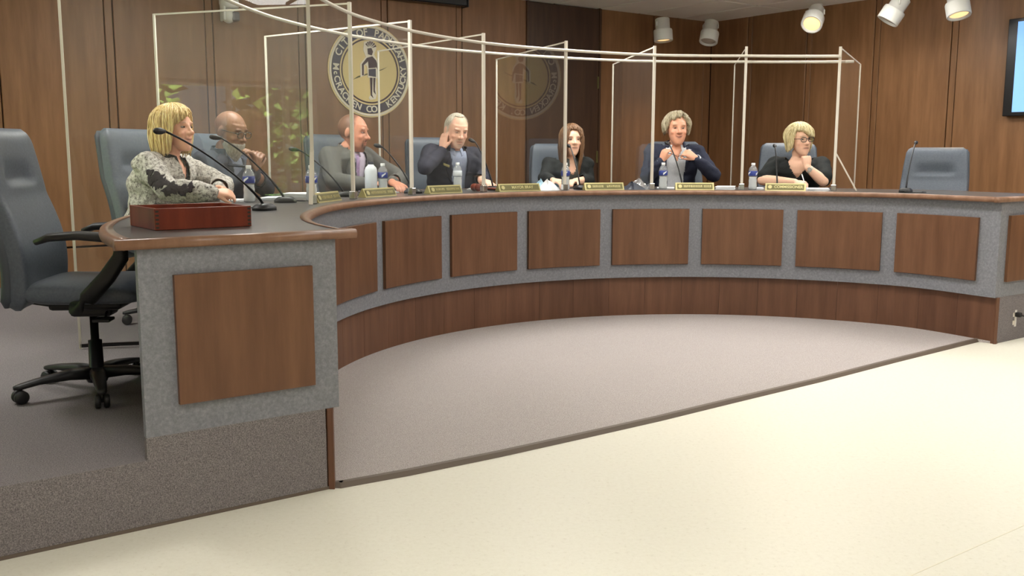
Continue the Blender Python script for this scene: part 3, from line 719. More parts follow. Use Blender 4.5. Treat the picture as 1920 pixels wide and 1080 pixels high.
# open wooden box on the near end of the counter
A_, B_, D_ = pz(291, 433, ZC), pz(472, 424.5, ZC), pz(257, 428, ZC)
ux = (B_-A_).normalized(); wd_ = (B_-A_).length; uy = Vector((-ux.y, ux.x, 0)); dp = 0.30; bh = 0.078
t = thing('wooden_box', 'open reddish wooden tray box on the near end of the counter', 'box', Vector((A_.x, A_.y, ZC+0.001)), math.atan2(ux.y, ux.x))
tk = 0.014
obj('front_side', box(NB(), (0, 0, 0), (wd_, tk, bh), 0.002), 'box_wood', t); obj('back_side', box(NB(), (0, dp-tk, 0), (wd_, dp, bh), 0.002), 'box_wood', t)
obj('end_side', box(NB(), (0.0005, tk, 0), (tk, dp-tk, bh), 0.002), 'box_wood', t); obj('end_side', box(NB(), (wd_-tk, tk, 0), (wd_-0.0005, dp-tk, bh), 0.002), 'box_wood', t)
obj('bottom_board', box(NB(), (tk, tk, 0.004), (wd_-tk, dp-tk, 0.012)), 'box_wood', t)
b = NB()
for k in range(5):
    for x in (0.003, wd_-0.015): box(b, (x, -0.0006, 0.006+k*0.0145), (x+0.012, 0.002, 0.013+k*0.0145))
obj('dovetail_joint', b, 'text_dark', t)

# ------------------------------------------------------------------ seal on the back wall
sp = ppl(690, 134, CORNER, N); SR = 0.42
MS = Matrix(((U.x, 0, -N.x, sp.x - N.x*0.028), (U.y, 0, -N.y, sp.y - N.y*0.028), (0, 1, 0, sp.z), (0, 0, 0, 1)))
seal = thing('city_seal', 'large round city seal with lettered dark ring and standing figure on the wall', 'seal', sp - N*0.028)
def spart(name, bm, mat, smooth=False, par=None):
    bmesh.ops.transform(bm, matrix=MS, verts=bm.verts); return wobj(name, bm, mat, par or seal, smooth)
disc = spart('backing_disc', lathe(NB(), [(0.001, 0.0), (SR, 0.0), (SR, 0.012), (0.001, 0.012)], 72), 'gold_paint')
def ringm(r0, r1, z0, z1): return rings(NB(), [[Vector((r*math.cos(2*PI*k/72), r*math.sin(2*PI*k/72), z)) for k in range(72)] for r, z in ((r0, z0), (r0, z1), (r1, z1), (r1, z0))], caps=False)
spart('outer_rope_ring', ringm(SR-0.03, SR-0.012, 0.012, 0.018), 'seal_cream')
spart('lettered_ring', ringm(SR*0.735, SR-0.034, 0.012, 0.017), 'seal_navy')
spart('inner_ring', ringm(SR*0.665, SR*0.70, 0.012, 0.017), 'seal_brown')
spart('inner_ring', ringm(SR*0.70, SR*0.728, 0.012, 0.019), 'gold_paint')
spart('centre_field', lathe(NB(), [(0.001, 0.012), (SR*0.66, 0.012), (SR*0.66, 0.014), (0.001, 0.014)], 64), 'gold_field')
cache = {}
def ring_text(txt, a_start, a_end, inward, rr, size):
    n = len(txt)
    for i, ch in enumerate(txt):
        if ch == ' ': continue
        a = a_start + (a_end-a_start)*i/(n-1)
        sz = size*(0.8 if ch in 'c' else 1)
        if (ch, sz) not in cache:
            me = text_mesh(ch, sz, 0.002, 0.0016); me.materials.append(MATS['seal_cream']); cache[(ch, sz)] = me
        rot = a - PI/2 if not inward else a + PI/2
        o = obj('letter', cache[(ch, sz)], None, seal)
        o.matrix_basis = wmat(seal).inverted() @ MS @ Matrix.Translation((rr*math.cos(a), rr*math.sin(a), 0.019)) @ Matrix.Rotation(rot, 4, 'Z')
D2 = PI/180
ring_text('CITY OF PADUCAH', 154*D2, 22*D2, False, SR*0.828, 0.088)
ring_text('McCRACKEN CO. KENTUCKY', 176*D2, 366*D2, True, SR*0.828, 0.082)
def fig(name, poly, mat, z0=0.014, t=0.006):
    spart(name, prism(NB(), [(x*SR, y*SR) for x, y in poly], t, Matrix.Translation((0, 0, z0))), mat)
# standing figure in flat relief
fig('figure_outline', [(-0.14, 0.62), (0.06, 0.66), (0.16, 0.5), (0.1, 0.36), (0.2, 0.2), (0.2, -0.12), (0.14, -0.16), (0.15, -0.5), (0.12, -0.6), (-0.02, -0.62), (-0.05, -0.58), (0.0, -0.5), (-0.02, -0.14), (-0.06, -0.14), (-0.08, 0.1), (-0.14, 0.14), (-0.15, -0.1), (-0.24, -0.14), (-0.24, 0.14), (-0.1, 0.3), (-0.16, 0.44)], 'seal_cream', 0.014, 0.004)
for k in range(6):
    a = 0.5 + k*0.38; c, s = math.cos(a), math.sin(a)
    fig('headdress_feather', [(0.0 + 0.05*c, 0.47 + 0.06*s), (0.015+0.15*math.cos(a-0.13), 0.47+0.17*math.sin(a-0.13)), (0.015+0.15*math.cos(a+0.13), 0.47+0.17*math.sin(a+0.13))], 'seal_brown', 0.018, 0.004)
fig('figure_head', [(-0.05, 0.36), (0.04, 0.34), (0.07, 0.42), (0.03, 0.5), (-0.06, 0.48)], 'seal_brown', 0.018, 0.005)
fig('figure_torso', [(-0.08, 0.28), (0.05, 0.32), (0.14, 0.24), (0.13, 0.08), (-0.04, 0.06), (-0.05, 0.2)], 'seal_brown', 0.018, 0.004)
fig('figure_arm', [(-0.08, 0.28), (-0.2, 0.14), (-0.2, -0.1), (-0.165, -0.1), (-0.16, 0.12), (-0.06, 0.2)], 'seal_brown', 0.018, 0.004)
fig('figure_arm', [(0.14, 0.24), (0.2, 0.1), (0.22, -0.1), (0.19, -0.1), (0.17, 0.06), (0.12, 0.12)], 'seal_brown', 0.018, 0.004)
fig('figure_skirt', [(-0.04, 0.04), (0.13, 0.06), (0.13, -0.12), (-0.04, -0.1)], 'seal_navy', 0.018, 0.005)
fig('figure_leg', [(-0.01, -0.14), (0.05, -0.14), (0.03, -0.5), (0.06, -0.58), (0.0, -0.52)], 'seal_brown', 0.018, 0.004)
fig('figure_leg', [(0.07, -0.14), (0.12, -0.14), (0.1, -0.4), (0.12, -0.5), (0.07, -0.44)], 'seal_brown', 0.018, 0.004)
fig('figure_bow', [(-0.42, -0.2), (-0.3, -0.12), (0.3, 0.06), (0.44, 0.12), (0.3, 0.04), (-0.28, -0.15)], 'brass_dark', 0.014, 0.003)

# ------------------------------------------------------------------ wall and ceiling fittings
# long dark projection screen case under the ceiling
pq = ppl(877, 13, CORNER - N*0.12, N); s1 = (pq-CORNER).dot(U)
t = thing('screen_case', 'long dark projection screen case high on the back wall', 'screen', W(s1-1.3, -0.10, pq.z))
wobj('case_body', rbox(NB(), s1-2.6, s1-0.012, -0.14, -0.03, pq.z, pq.z+0.11, 0.012), 'tv_black', t); wobj('end_cap', rbox(NB(), s1-0.012, s1, -0.145, -0.028, pq.z-0.004, pq.z+0.114, 0.004), 'black_plastic', t)
# room camera on the wall
cp = ppl(430, 12, CORNER - N*0.14, N)
t = thing('security_camera', 'white pan-tilt room camera mounted high on the back wall', 'camera', cp, ROTU)
obj('wall_bracket', box(box(NB(), (-0.05, 0.06, 0.02), (0.05, 0.112, 0.14), 0.008), (-0.06, -0.07, 0.05), (0.06, 0.08, 0.07), 0.006), 'white_plastic', t)
obj('camera_base', lathe(NB(), [(0.001, 0.05), (0.075, 0.05), (0.078, 0.035), (0.078, -0.005), (0.06, -0.02), (0.001, -0.02)], 28), 'white_plastic', t, True)
obj('camera_head', ellipsoid(box(NB(), (-0.066, -0.05, -0.12), (-0.046, 0.05, -0.0), 0.008), (-0.01, 0, -0.075), (0.055, 0.06, 0.062)), 'white_plastic', t, True)
obj('camera_lens', box(NB(), (0.005, -0.062, -0.12), (0.066, 0.03, -0.045), 0.012), plain('lens_grey', srgb(78, 76, 78), 0.3), t)
# ceiling spotlights
def spot(px_c, px_mount, Yd, dirv, lit, label, col=(1.0, 0.72, 0.42)):
    m = pz(px_mount[0], px_mount[1], CEIL-0.004); c = py_(px_c[0], px_c[1], Yd if Yd else m.y)
    m = Vector((c.x, c.y, CEIL-0.005)) if not Yd else m
    t = thing('ceiling_spotlight', label, 'spotlight', m, 0, 'spotlights along the ceiling edge')
    d = Vector(dirv).normalized(); x, y = frame(d)
    Mx = Matrix(((x.x, y.x, d.x, c.x), (x.y, y.y, d.y, c.y), (x.z, y.z, d.z, c.z), (0, 0, 0, 1)))
    wobj('ceiling_mount', lathe(NB(), [(0.001, 0), (0.045, 0), (0.05, -0.012), (0.03, -0.025), (0.001, -0.025)], 20, Matrix.Translation(m)), 'white_plastic', t, True)
    wobj('spot_housing', lathe(NB(), [(0.001, -0.135), (0.07, -0.135), (0.078, -0.128), (0.078, -0.02), (0.098, -0.012), (0.102, 0.0), (0.102, 0.105), (0.098, 0.112), (0.088, 0.112), (0.08, 0.09), (0.001, 0.085)], 32, Mx), 'white_plastic', t, True)
    if lit: wobj('lamp_face', lathe(NB(), [(0.001, 0.104), (0.05, 0.098), (0.079, 0.092), (0.079, 0.09), (0.001, 0.09)], 24, Mx), 'lamp_warm', t, True)
    else: wobj('lamp_face', lathe(NB(), [(0.001, 0.1), (0.079, 0.092), (0.079, 0.09), (0.001, 0.09)], 24, Mx), 'cream_metal', t, True)
    hx = Vector((-d.y, d.x, 0)); hx = hx.normalized() if hx.length > 0.05 else Vector((1, 0, 0))
    b = NB()
    for s in (-1, 1): tube(b, [m+Vector((0, 0, -0.02)), m + hx*(0.05*s)+Vector((0, 0, -0.035)), c - d*0.05 + hx*(0.088*s) + Vector((0, 0, 0.04)), c - d*0.05 + hx*(0.088*s)], 0.008, 8)
    wobj('yoke', b, 'white_plastic', t, True)
    if lit:
        L = bpy.data.lights.new('spot_lamp', 'SPOT'); L.energy = lit; L.color = col; L.spot_size = 1.4; L.spot_blend = 0.8; L.shadow_soft_size = 0.05
        lo = bpy.data.objects.new('spot_lamp', L); COL.objects.link(lo); lo.parent = t
        q = d.to_track_quat('-Z', 'Y'); lo.matrix_basis = wmat(t).inverted() @ (Matrix.Translation(c + d*0.13) @ q.to_matrix().to_4x4())
spot((1243, 58), (1243, 33), 10.7, (0.06, -0.10, -0.95), 60, 'lit white ceiling spotlight left of the room corner')
spot((1331, 62), (1330, 37), 10.9, (-0.2, -0.3, -0.95), 0, 'unlit white ceiling spotlight right beside the room corner')
spot((1526, 34), (1534, 8), 9.6, (-0.45, -0.75, -0.75), 40, 'bright lit ceiling spotlight facing the camera, right of the corner')
spot((1677, 20), (1690, -12), 9.0, (-0.45, 0.1, -0.75), 0, 'unlit white ceiling spotlight tilted down to the left')
spot((1795, 8), (1800, -25), 8.6, (0.06, -0.30, -0.9), 40, 'lit ceiling spotlight cut by the top edge, nearest the television')
# television at the right edge
tp = ppl(1892, 36, CORNER - U*0.1, U); tv_t = -(tp-CORNER).dot(N); z1 = tp.z; z0 = ppl(1886, 218, CORNER - U*0.1, U).z
t = thing('television', 'black flat television with a blue screen at the right edge', 'television', W(-0.06, -tv_t-0.7, z0))
wobj('tv_case', rbox(NB(), -0.10, -0.03, -tv_t-1.45, -tv_t, z0, z1, 0.006), 'tv_black', t)
wobj('tv_screen', rbox(NB(), -0.103, -0.099, -tv_t-1.37, -tv_t-0.085, z0+0.035, z1-0.03), 'screen_blue', t)
wobj('wall_mount', rbox(NB(), -0.04, -0.024, -tv_t-1.0, -tv_t-0.45, z0+0.2, z1-0.2), 'black_metal', t)
# trees outside the left windows
def tree(p, h, r, label):
    t = thing('tree', label, 'tree', p, 0, 'trees outside the windows')
    obj('trunk', tube(NB(), [(0, 0, 0), (0.05, 0, h*0.3), (0, 0.05, h*0.6)], [0.16, 0.12, 0.06], 10), 'bark', t, True)
    rnd = random.Random(int(h*100)); vs_, fs = [], []
    for k in range(2600):
        d = Vector((rnd.gauss(0, 1), rnd.gauss(0, 1), rnd.gauss(0, 1))).normalized()*r*rnd.random()**0.4
        c = Vector((d.x, d.y, h*0.62+d.z*0.9)); s = rnd.uniform(0.10, 0.2)
        x, y = frame(Vector((rnd.gauss(0, 1), rnd.gauss(0, 1), rnd.gauss(0, 1)+0.3)))
        i = len(vs_); vs_ += [c-x*s, c-y*s*0.5, c+x*s, c+y*s*0.5]; fs.append((i, i+1, i+2, i+3))
    me = bpy.data.meshes.new('foliage'); me.from_pydata([tuple(v) for v in vs_], [], fs)
    fo = obj('foliage', me, 'leaf', t); fo['kind'] = 'stuff'
for s, v, h, r, lab in ((-12.9, -5.0, 3.6, 1.7, 'leafy green tree outside the window nearest the back wall'), (-12.9, -1.0, 3.8, 1.7, 'leafy green tree beside the back corner of the building'),
    (-11.6, -15.0, 3.6, 1.6, 'leafy green tree outside the window by the front wall'), (-13.6, -20.0, 4.2, 2.2, 'larger leafy green tree farthest from the building')):
    tree(W(s, v, -0.3), h, r, lab)
# ------------------------------------------------------------------ people
def skin_mat(name, base, rough=0.5):
    m, n, l, b = newmat(name); at = n.new('ShaderNodeAttribute'); at.attribute_name = 'tint'
    t = n.new('ShaderNodeTexNoise'); t.inputs['Scale'].default_value = 60
    mr = n.new('ShaderNodeMapRange'); mr.inputs['To Min'].default_value = 0.93; mr.inputs['To Max'].default_value = 1.07; l.new(t.outputs['Fac'], mr.inputs[0])
    mx = n.new('ShaderNodeVectorMath'); mx.operation = 'SCALE'; l.new(at.outputs['Color'], mx.inputs[0]); l.new(mr.outputs[0], mx.inputs['Scale'])
    l.new(mx.outputs[0], b.inputs['Base Color']); b.inputs['Roughness'].default_value = rough
    b.inputs['Subsurface Weight'].default_value = 0.05; b.inputs['Subsurface Radius'].default_value = (0.01, 0.004, 0.002)
    b.inputs['Subsurface Scale'].default_value = 0.3
    return m
def cloth(name, c1, c2, scale=180, bump=0.15, rough=0.85): return noisy(name, [(0.35, c1), (0.65, c2)], scale, 4, rough, bump, None, 'Object', 0.15)
def hair_mat(name, c1, c2, c3, k=1.0): return noisy(name, [(0.3, c1), (0.5, c2), (0.7, c3)], 30*k, 5, 0.45, 0.25, (4.0, 4.0, 0.35), 'Object', 0.4)
skin_mat('skin', None)
plain('eye_white', srgb(176, 166, 158), 0.3); plain('eye_iris', srgb(50, 38, 30), 0.2)
cloth('suit_navy', srgb(48, 51, 66), srgb(60, 63, 80)); cloth('suit_slate', srgb(56, 60, 70), srgb(68, 72, 82)); cloth('suit_grey', srgb(98, 96, 93), srgb(114, 112, 108))
cloth('suit_dark', srgb(54, 54, 63), srgb(66, 66, 77)); cloth('black_knit', srgb(36, 38, 38), srgb(48, 50, 49)); cloth('grey_knit', srgb(92, 94, 90), srgb(106, 108, 103))
cloth('shirt_white', srgb(214, 216, 222), srgb(226, 228, 232), 80, 0.05); cloth('shirt_lilac', srgb(214, 200, 222), srgb(226, 214, 232), 80, 0.05); cloth('shirt_blue', srgb(138, 146, 168), srgb(158, 166, 186), 150, 0.05)
cloth('trousers', srgb(40, 40, 46), srgb(50, 50, 56)); cloth('tie_purple', srgb(170, 140, 180), srgb(196, 168, 204), 60, 0.05); cloth('lace_black', srgb(28, 24, 28), srgb(52, 46, 50), 120, 0.4)
noisy('tweed', [(0.36, srgb(52, 48, 50)), (0.45, srgb(150, 144, 138)), (0.56, srgb(198, 192, 184)), (0.75, srgb(218, 213, 206))], 55, 6, 0.9, 0.4, None, 'Object', 0.15, nrough=0.8)
hair_mat('hair_blonde', srgb(160, 124, 72), srgb(212, 182, 120), srgb(236, 216, 166)); hair_mat('hair_pale', srgb(152, 132, 92), srgb(214, 198, 150), srgb(238, 228, 194))
hair_mat('hair_brown', srgb(78, 52, 34), srgb(118, 86, 60), srgb(150, 116, 84)); hair_mat('hair_grey', srgb(118, 106, 84), srgb(170, 157, 130), srgb(206, 196, 170)); hair_mat('hair_white', srgb(170, 160, 142), srgb(200, 192, 174), srgb(222, 216, 202))
hair_mat('beard_white', srgb(132, 124, 112), srgb(168, 160, 148), srgb(194, 188, 176))
def V(*a): return Vector(a)
def lerp(a, b, t): return a + (b-a)*t
def voxel(name, bm, size, it, parent, mat, M=None):
    me = bpy.data.meshes.new(name); bmesh.ops.recalc_face_normals(bm, faces=bm.faces); bm.to_mesh(me); bm.free()
    o = bpy.data.objects.new(name, me); COL.objects.link(o)
    m = o.modifiers.new('v', 'REMESH'); m.mode = 'VOXEL'; m.voxel_size = size
    s = o.modifiers.new('s', 'SMOOTH'); s.factor = 0.5; s.iterations = it
    dg = bpy.context.evaluated_depsgraph_get(); me2 = bpy.data.meshes.new_from_object(o.evaluated_get(dg))
    o.modifiers.clear(); o.data = me2; bpy.data.meshes.remove(me); me2.name = name
    me2.materials.clear(); me2.materials.append(MATS[mat]); me2.polygons.foreach_set('use_smooth', [True]*len(me2.polygons))
    o.parent = parent
    return o
def get_co(me):
    c = np.empty(len(me.vertices)*3); me.vertices.foreach_get('co', c); return c.reshape(-1, 3)
def set_co(me, c): me.vertices.foreach_set('co', c.ravel()); me.update()
def get_no(me):
    c = np.empty(len(me.vertices)*3); me.vertex_normals.foreach_get('vector', c); return c.reshape(-1, 3)
def head_shape(bm, M, fem=0.0, fat=0.0, nose=1.0):
    k = 1-0.06*fem; j = 1-0.14*fem+0.12*fat
    ellipsoid(bm, (0, -0.014, 0.03), (0.0775, 0.098, 0.09), M, 24, 16)
    fr = [(0.06, 0.010, 0.064*k, 0.072), (0.03, 0.014, 0.068*k, 0.074), (-0.02, 0.020, 0.0675*k, 0.072), (-0.055, 0.026, 0.061*j, 0.066), (-0.085, 0.036, 0.05*j, 0.053), (-0.106, 0.046, 0.034*j, 0.040), (-0.118, 0.052, 0.02, 0.026)]
    rings(bm, [[M @ p for p in super_ring(V(0, cy, z), hw, hd, 24, 2.3)] for z, cy, hw, hd in fr])
    def T(p): return M @ Vector(p)
    sc_ = 1.0
    for a, b, ra, rb in (((0, 0.082, 0.028), (0, 0.1, -0.008), 0.007, 0.009), ((0, 0.098, -0.006), (0, 0.107*1.0+0.004*nose, -0.020), 0.009, 0.0125), ((0, 0.106, -0.022), (0, 0.09, -0.03), 0.011, 0.010)): capsule(bm, T(a), T(b), ra, rb)
    for s in (-1, 1):
        ellipsoid(bm, (0.0135*s, 0.095, -0.024), (0.0085, 0.011, 0.008), M)
        ellipsoid(bm, (0.028*s, 0.076, 0.034), (0.024, 0.013, 0.008), M)
        ellipsoid(bm, (0.04*s*k, 0.058, -0.022), (0.022, 0.026, 0.020+0.004*fat), M)
        E = M @ Matrix.Translation((0.078*s, -0.010, 0.0)) @ Matrix.Rotation(0.35*s, 4, 'Z') @ Matrix.Rotation(-0.15, 4, 'X')
        ellipsoid(bm, (0, 0, 0), (0.011, 0.019, 0.033), E)
    ellipsoid(bm, (0, 0.086, -0.0525), (0.023, 0.010, 0.0055), M); ellipsoid(bm, (0, 0.084, -0.063), (0.020, 0.011, 0.0065), M)
    ellipsoid(bm, (0, 0.072, -0.1), (0.021, 0.018, 0.016), M)
def hand(bm, wr, d, back, thumb, curl, side, k=1.0, spread=0.0, thumb_in=0.0):
    """palm with five bent fingers; d = pointing direction, back = back of the hand, thumb = +-1 side of the thumb"""
    d = d.normalized(); back = (back - d*back.dot(d)).normalized(); t = d.cross(back).normalized()*thumb
    rs = []
    for u, hw, hd in ((-0.01, 0.024, 0.019), (0.02, 0.031, 0.018), (0.055, 0.040, 0.0165), (0.085, 0.041, 0.0135), (0.098, 0.036, 0.009)):
        rs.append(super_ring(wr + d*(u*k), hw*k, hd*k, 16, 2.6, t, back))
    rings(bm, rs)
    for i, (o, ln) in enumerate(((0.030, 0.072), (0.0105, 0.080), (-0.010, 0.075), (-0.0295, 0.060))):
        p = wr + d*(0.085*k) + t*(o*k); dd = (d + t*(spread*(1.5-i)*0.12)).normalized(); c = curl[i] if isinstance(curl, (list, tuple)) else curl
        axis = dd.cross(back).normalized()
        seg = [0.45, 0.32, 0.23]; rad = [0.0098, 0.0090, 0.0083, 0.0072]
        for q in range(3):
            dd = (Matrix.Rotation(-c*(0.9 if q == 0 else 1.1), 3, axis) @ dd).normalized()
            p2 = p + dd*(ln*seg[q]*k); capsule(bm, p, p2, rad[q]*k, rad[q+1]*k, 10, 3); p = p2
    p = wr + d*(0.022*k) + t*(0.022*k); dd = (d*0.75 + t*(0.65-thumb_in) - back*(0.25+0.5*thumb_in)).normalized()
    for ln, ra, rb in ((0.042, 0.0145, 0.0115), (0.032, 0.0112, 0.0098), (0.024, 0.0098, 0.008)):
        p2 = p + dd*(ln*k); capsule(bm, p, p2, ra*k, rb*k, 10, 3); p = p2; dd = (dd + d*0.22 - t*0.18 - back*0.12).normalized()
def hair_shell(parent, Mh, hem, mat, thick=0.014, grow=(0.086, 0.107, 0.104), c=(0, -0.014, 0.032), flare=0.0, puff=None, top_z=None, n=140, m=30, seed=1, name='hair', wave=0.004, locks=150, lk=1.0, lift=0.0):
    rnd = random.Random(seed); ph = [rnd.uniform(0, 6.3) for _ in range(8)]
    outer, inner = [], []
    for i in range(m+1):
        ro, ri = [], []
        for k in range(n):
            az = 2*PI*k/n; a = (az+PI) % (2*PI) - PI        # 0 = front, + = right side
            zh = hem(a); zt = c[2]+grow[2]
            u = i/m; th = None
            z = lerp(zt, zh, math.sin(u*PI/2)**1.0 if zh < c[2] else u)
            z = lerp(zt, zh, u**1.6 if u < 1 else 1)
            q = (z-c[2])/grow[2]
            if q >= 0: rr = math.sqrt(max(0.0, 1-q*q))
            else: rr = 1.0 + flare*(-q) - 0.05*q*q
            pf = 1.0 + (puff(a, z) if puff else 0)
            st = wave*(math.sin(23*az+ph[0]+3*u)+0.7*math.sin(41*az+ph[1]-5*u)+0.6*math.sin(9*az+ph[2]+4*u))*min(1, rr*2)
            for lst, off in ((ro, 0.0), (ri, -thick)):
                x = (grow[0]*pf+off+st)*rr*math.sin(a); y = (grow[1]*pf+off+st)*rr*math.cos(a)
                lst.append(Mh @ Vector((c[0]+x, c[1]+y, z + (off*0.8 if q > 0 else 0))))
        outer.append(ro); inner.append(ri)
    bm = NB(); rings(bm, outer + inner[::-1], caps=True)
    for _ in range(locks):
        k = rnd.randrange(n); dk = rnd.uniform(-7, 7); i0 = rnd.randint(1, int(m*0.5)); ctr_ = Mh @ Vector((0, -0.01, 0.02)); pts = []
        ext = rnd.uniform(0.0, 1.0); lf = rnd.uniform(0.2, 1.0)
        for q in range(9):
            i = i0 + (m-i0)*q/8; kk = int(k+dk*q/8) % n; p = outer[int(round(i))][kk]; pts.append(p + (p-ctr_).normalized()*(0.0015+lift*lf*math.sin(PI*(0.15+0.85*q/8))))
        if ext > 0.5: pts.append(pts[-1] + (pts[-1]-pts[-2])*0.5*ext)
        nn_ = len(pts); rr = rnd.uniform(0.003, 0.0065)*lk
        tube(bm, pts, [rr*(0.35+0.65*math.sin(PI*min(1, 0.15+0.85*j/(nn_-1)))) for j in range(nn_)], 6)
    return obj(name, bm, mat, parent, True)
def person(label, a_seat, r_seat, head_w, yaw, pitch, tilt, arms, spec):
    """head_w = world position of the head centre; arms = [(elbow, wrist, hand dir, back dir, curl, ...)] in world space for the right and the left arm"""
    pos = pol(R+r_seat, a_seat, PLAT); rz = PI-a_seat + spec.get('turn', 0)
    root = thing('person', label, 'person', Vector((pos.x, pos.y, PLAT+0.002)), rz)
    Li = wmat(root).inverted(); L3 = Li.to_3x3()
    hl = Li @ head_w; hs = spec.get('hs', 1.06)
    Mh = Matrix.Translation(hl) @ Matrix.Rotation(yaw, 4, 'Z') @ Matrix.Rotation(-pitch, 4, 'X') @ Matrix.Rotation(tilt, 4, 'Y') @ Matrix.Scale(hs, 4)
    fem, fat, wd_ = spec.get('fem', 0), spec.get('fat', 0), spec.get('w', 1.0)
    nk = Mh @ V(0, -0.03, -0.10); base = V(hl.x*0.9, hl.y - 0.055 - 0.03*math.sin(pitch), hl.z - 0.168 + spec.get('nk', 0))      # base of the neck
    hip = V(0, -0.045, 0.60)
    def ctr(t): return lerp(hip, base, t) + V(0, -0.03*math.sin(PI*t), 0)
    tw = spec.get('twist', 0.0)
    prof = [(-0.14, 0.175, 0.14), (0.0, 0.185, 0.145), (0.25, 0.165*(1-0.06*fem), 0.125+0.03*fat), (0.5, 0.168*(1-0.04*fem), 0.125+0.03*fat), (0.72, 0.182, 0.128+0.014*fem), (0.86, 0.178, 0.112), (0.94, 0.14, 0.088), (1.0, 0.075, 0.062), (1.06, 0.058, 0.055)]
    def torso(bm, inf):
        rs = []
        for t, hw, hd in prof:
            A = tw*max(0, t); X = V(math.cos(A), math.sin(A), 0); Y = V(-math.sin(A), math.cos(A), 0)
            rs.append(super_ring(ctr(t) if t <= 1 else base+V(0, 0.01, 0.03), (hw*wd_+inf), hd+inf*0.9, 36, 2.5, X, Y))
        rings(bm, rs)
    A = tw*0.9; sx = V(math.cos(A), math.sin(A), 0)
    shc = ctr(0.86)
    sh = {1: shc + sx*(0.175*wd_) + V(0, 0, 0.012+spec.get('shr', 0)), -1: shc - sx*(0.175*wd_) + V(0, 0, 0.012+spec.get('shl', 0))}
    ar = {}
    for s, q in zip((1, -1), arms): ar[s] = dict(el=q['el'] if 'el' in q else Li @ q['elw'], wr=(Li @ q['wr']) if 'wr' in q else hl + q['wrh'], d=q['d'], b=q['b'], curl=q.get('curl', 0.4), sp=q.get('sp', 0.0), ti=q.get('ti', 0.0), k=q.get('k', 1.0))
    def arm(bm, s, inf, upto=1.0, kr=1.0, start=0.0):
        q = ar[s]; S, E, Wp = sh[s], q['el'], q['wr']
        if start == 0.0:
            capsule(bm, S - V(0, 0, 0.0), lerp(S, E, 0.5), 0.062*kr+inf, 0.050*kr+inf); capsule(bm, lerp(S, E, 0.5), E, 0.050*kr+inf, 0.043*kr+inf)
        e = lerp(E, Wp, upto); capsule(bm, E, lerp(E, e, 0.35), 0.043*kr+inf, 0.042*kr+inf); capsule(bm, lerp(E, e, 0.35), e, 0.042*kr+inf, lerp(0.042, 0.027, upto)*kr+inf*0.8)
    kr = spec.get('kr', 1.0)
    bm = NB(); torso(bm, 0.0); head_shape(bm, Mh, fem, fat, spec.get('nose', 1.0))
    capsule(bm, base+V(0, 0.0, -0.02), nk, 0.058-0.008*fem, 0.054-0.009*fem, 16)
    capsule(bm, base+V(0, 0.01, 0.02), Mh @ V(0, 0.01, -0.075), 0.05-0.008*fem, 0.048-0.008*fem, 16)
    for s in (1, -1):
        arm(bm, s, 0.0, 1.0, kr); q = ar[s]
        hand(bm, q['wr'], q['d'], q['b'], s, q['curl'], s, (0.98-0.08*fem)*q['k'], q['sp'], q['ti'])
        capsule(bm, V(0.10*s, -0.02, 0.62), V(0.13*s, 0.36, 0.605), 0.086, 0.064, 16); capsule(bm, V(0.13*s, 0.36, 0.605), V(0.13*s, 0.30, 0.14), 0.062, 0.045, 14)
        capsule(bm, V(0.13*s, 0.29, 0.05), V(0.14*s, 0.45, 0.035), 0.046, 0.034, 12); capsule(bm, V(0.13*s, 0.30, 0.16), V(0.13*s, 0.29, 0.05), 0.045, 0.046, 12)
    body = voxel('body', bm, 0.0052, 3, root, 'skin')
    # facial relief and colouring, in the frame of the head
    me = body.data; co = get_co(me); Mi = np.array(Mh.inverted()); hc = co @ Mi[:3, :3].T + Mi[:3, 3]
    near = (np.abs(hc) < 0.16).all(1) & (hc[:, 2] > -0.125)
    h = hc[near]; g = lambda x, y, z, sx_, sy_, sz_: np.exp(-((h[:, 0]-x)/sx_)**2 - ((h[:, 1]-y)/sy_)**2 - ((h[:, 2]-z)/sz_)**2)
    dy = np.zeros(len(h))
    for s in (-1, 1): dy -= 0.012*g(0.031*s, 0.085, 0.012, 0.017, 0.05, 0.011)
    dy -= 0.006*g(0, 0.09, -0.0575, 0.022, 0.04, 0.0035)
    for s in (-1, 1): dy -= 0.003*g(0.03*s, 0.08, -0.04, 0.006, 0.04, 0.016)
    h2 = h.copy(); h2[:, 1] += dy; Mn = np.array(Mh); co[near] = h2 @ Mn[:3, :3].T + Mn[:3, 3]; set_co(me, co)
    base_c = np.minimum(np.array(spec['skin'][:3])*1.2, 0.85); colr = np.tile(base_c, (len(co), 1))
    hcol = colr[near]
    def mixc(wt, c): 
        nonlocal hcol
        wt = np.clip(wt, 0, 1)[:, None]; hcol = hcol*(1-wt) + np.array(c[:3])*wt
    for s in (-1, 1): mixc(0.35*g(0.045*s, 0.06, -0.028, 0.022, 0.05, 0.02), base_c*np.array((1.02, 0.72, 0.66)))
    mixc(0.3*g(0, 0.115, -0.02, 0.014, 0.02, 0.014), base_c*np.array((1.0, 0.72, 0.68)))
    zs = spec.get('smile', 2.0)*h[:, 0]**2
    gm = lambda z, sx_, sz_: np.exp(-(h[:, 0]/sx_)**4 - ((h[:, 1]-0.09)/0.04)**2 - ((h[:, 2]-zs-z)/sz_)**2)
    mixc(0.75*gm(-0.058, 0.026, 0.008), spec.get('lip', base_c*np.array((0.78, 0.45, 0.42))))
    mixc(0.85*gm(-0.0575, 0.026, 0.0026), base_c*0.25)
    bc = np.array(spec.get('brow', srgb(92, 70, 52))[:3])
    for s in (-1, 1): mixc(spec.get('brow_w', 0.7)*g(0.031*s, 0.085, 0.036, 0.019, 0.04, 0.0042), bc)
    for s in (-1, 1): mixc(0.5*g(0.031*s, 0.08, 0.012, 0.016, 0.04, 0.008), base_c*0.55)
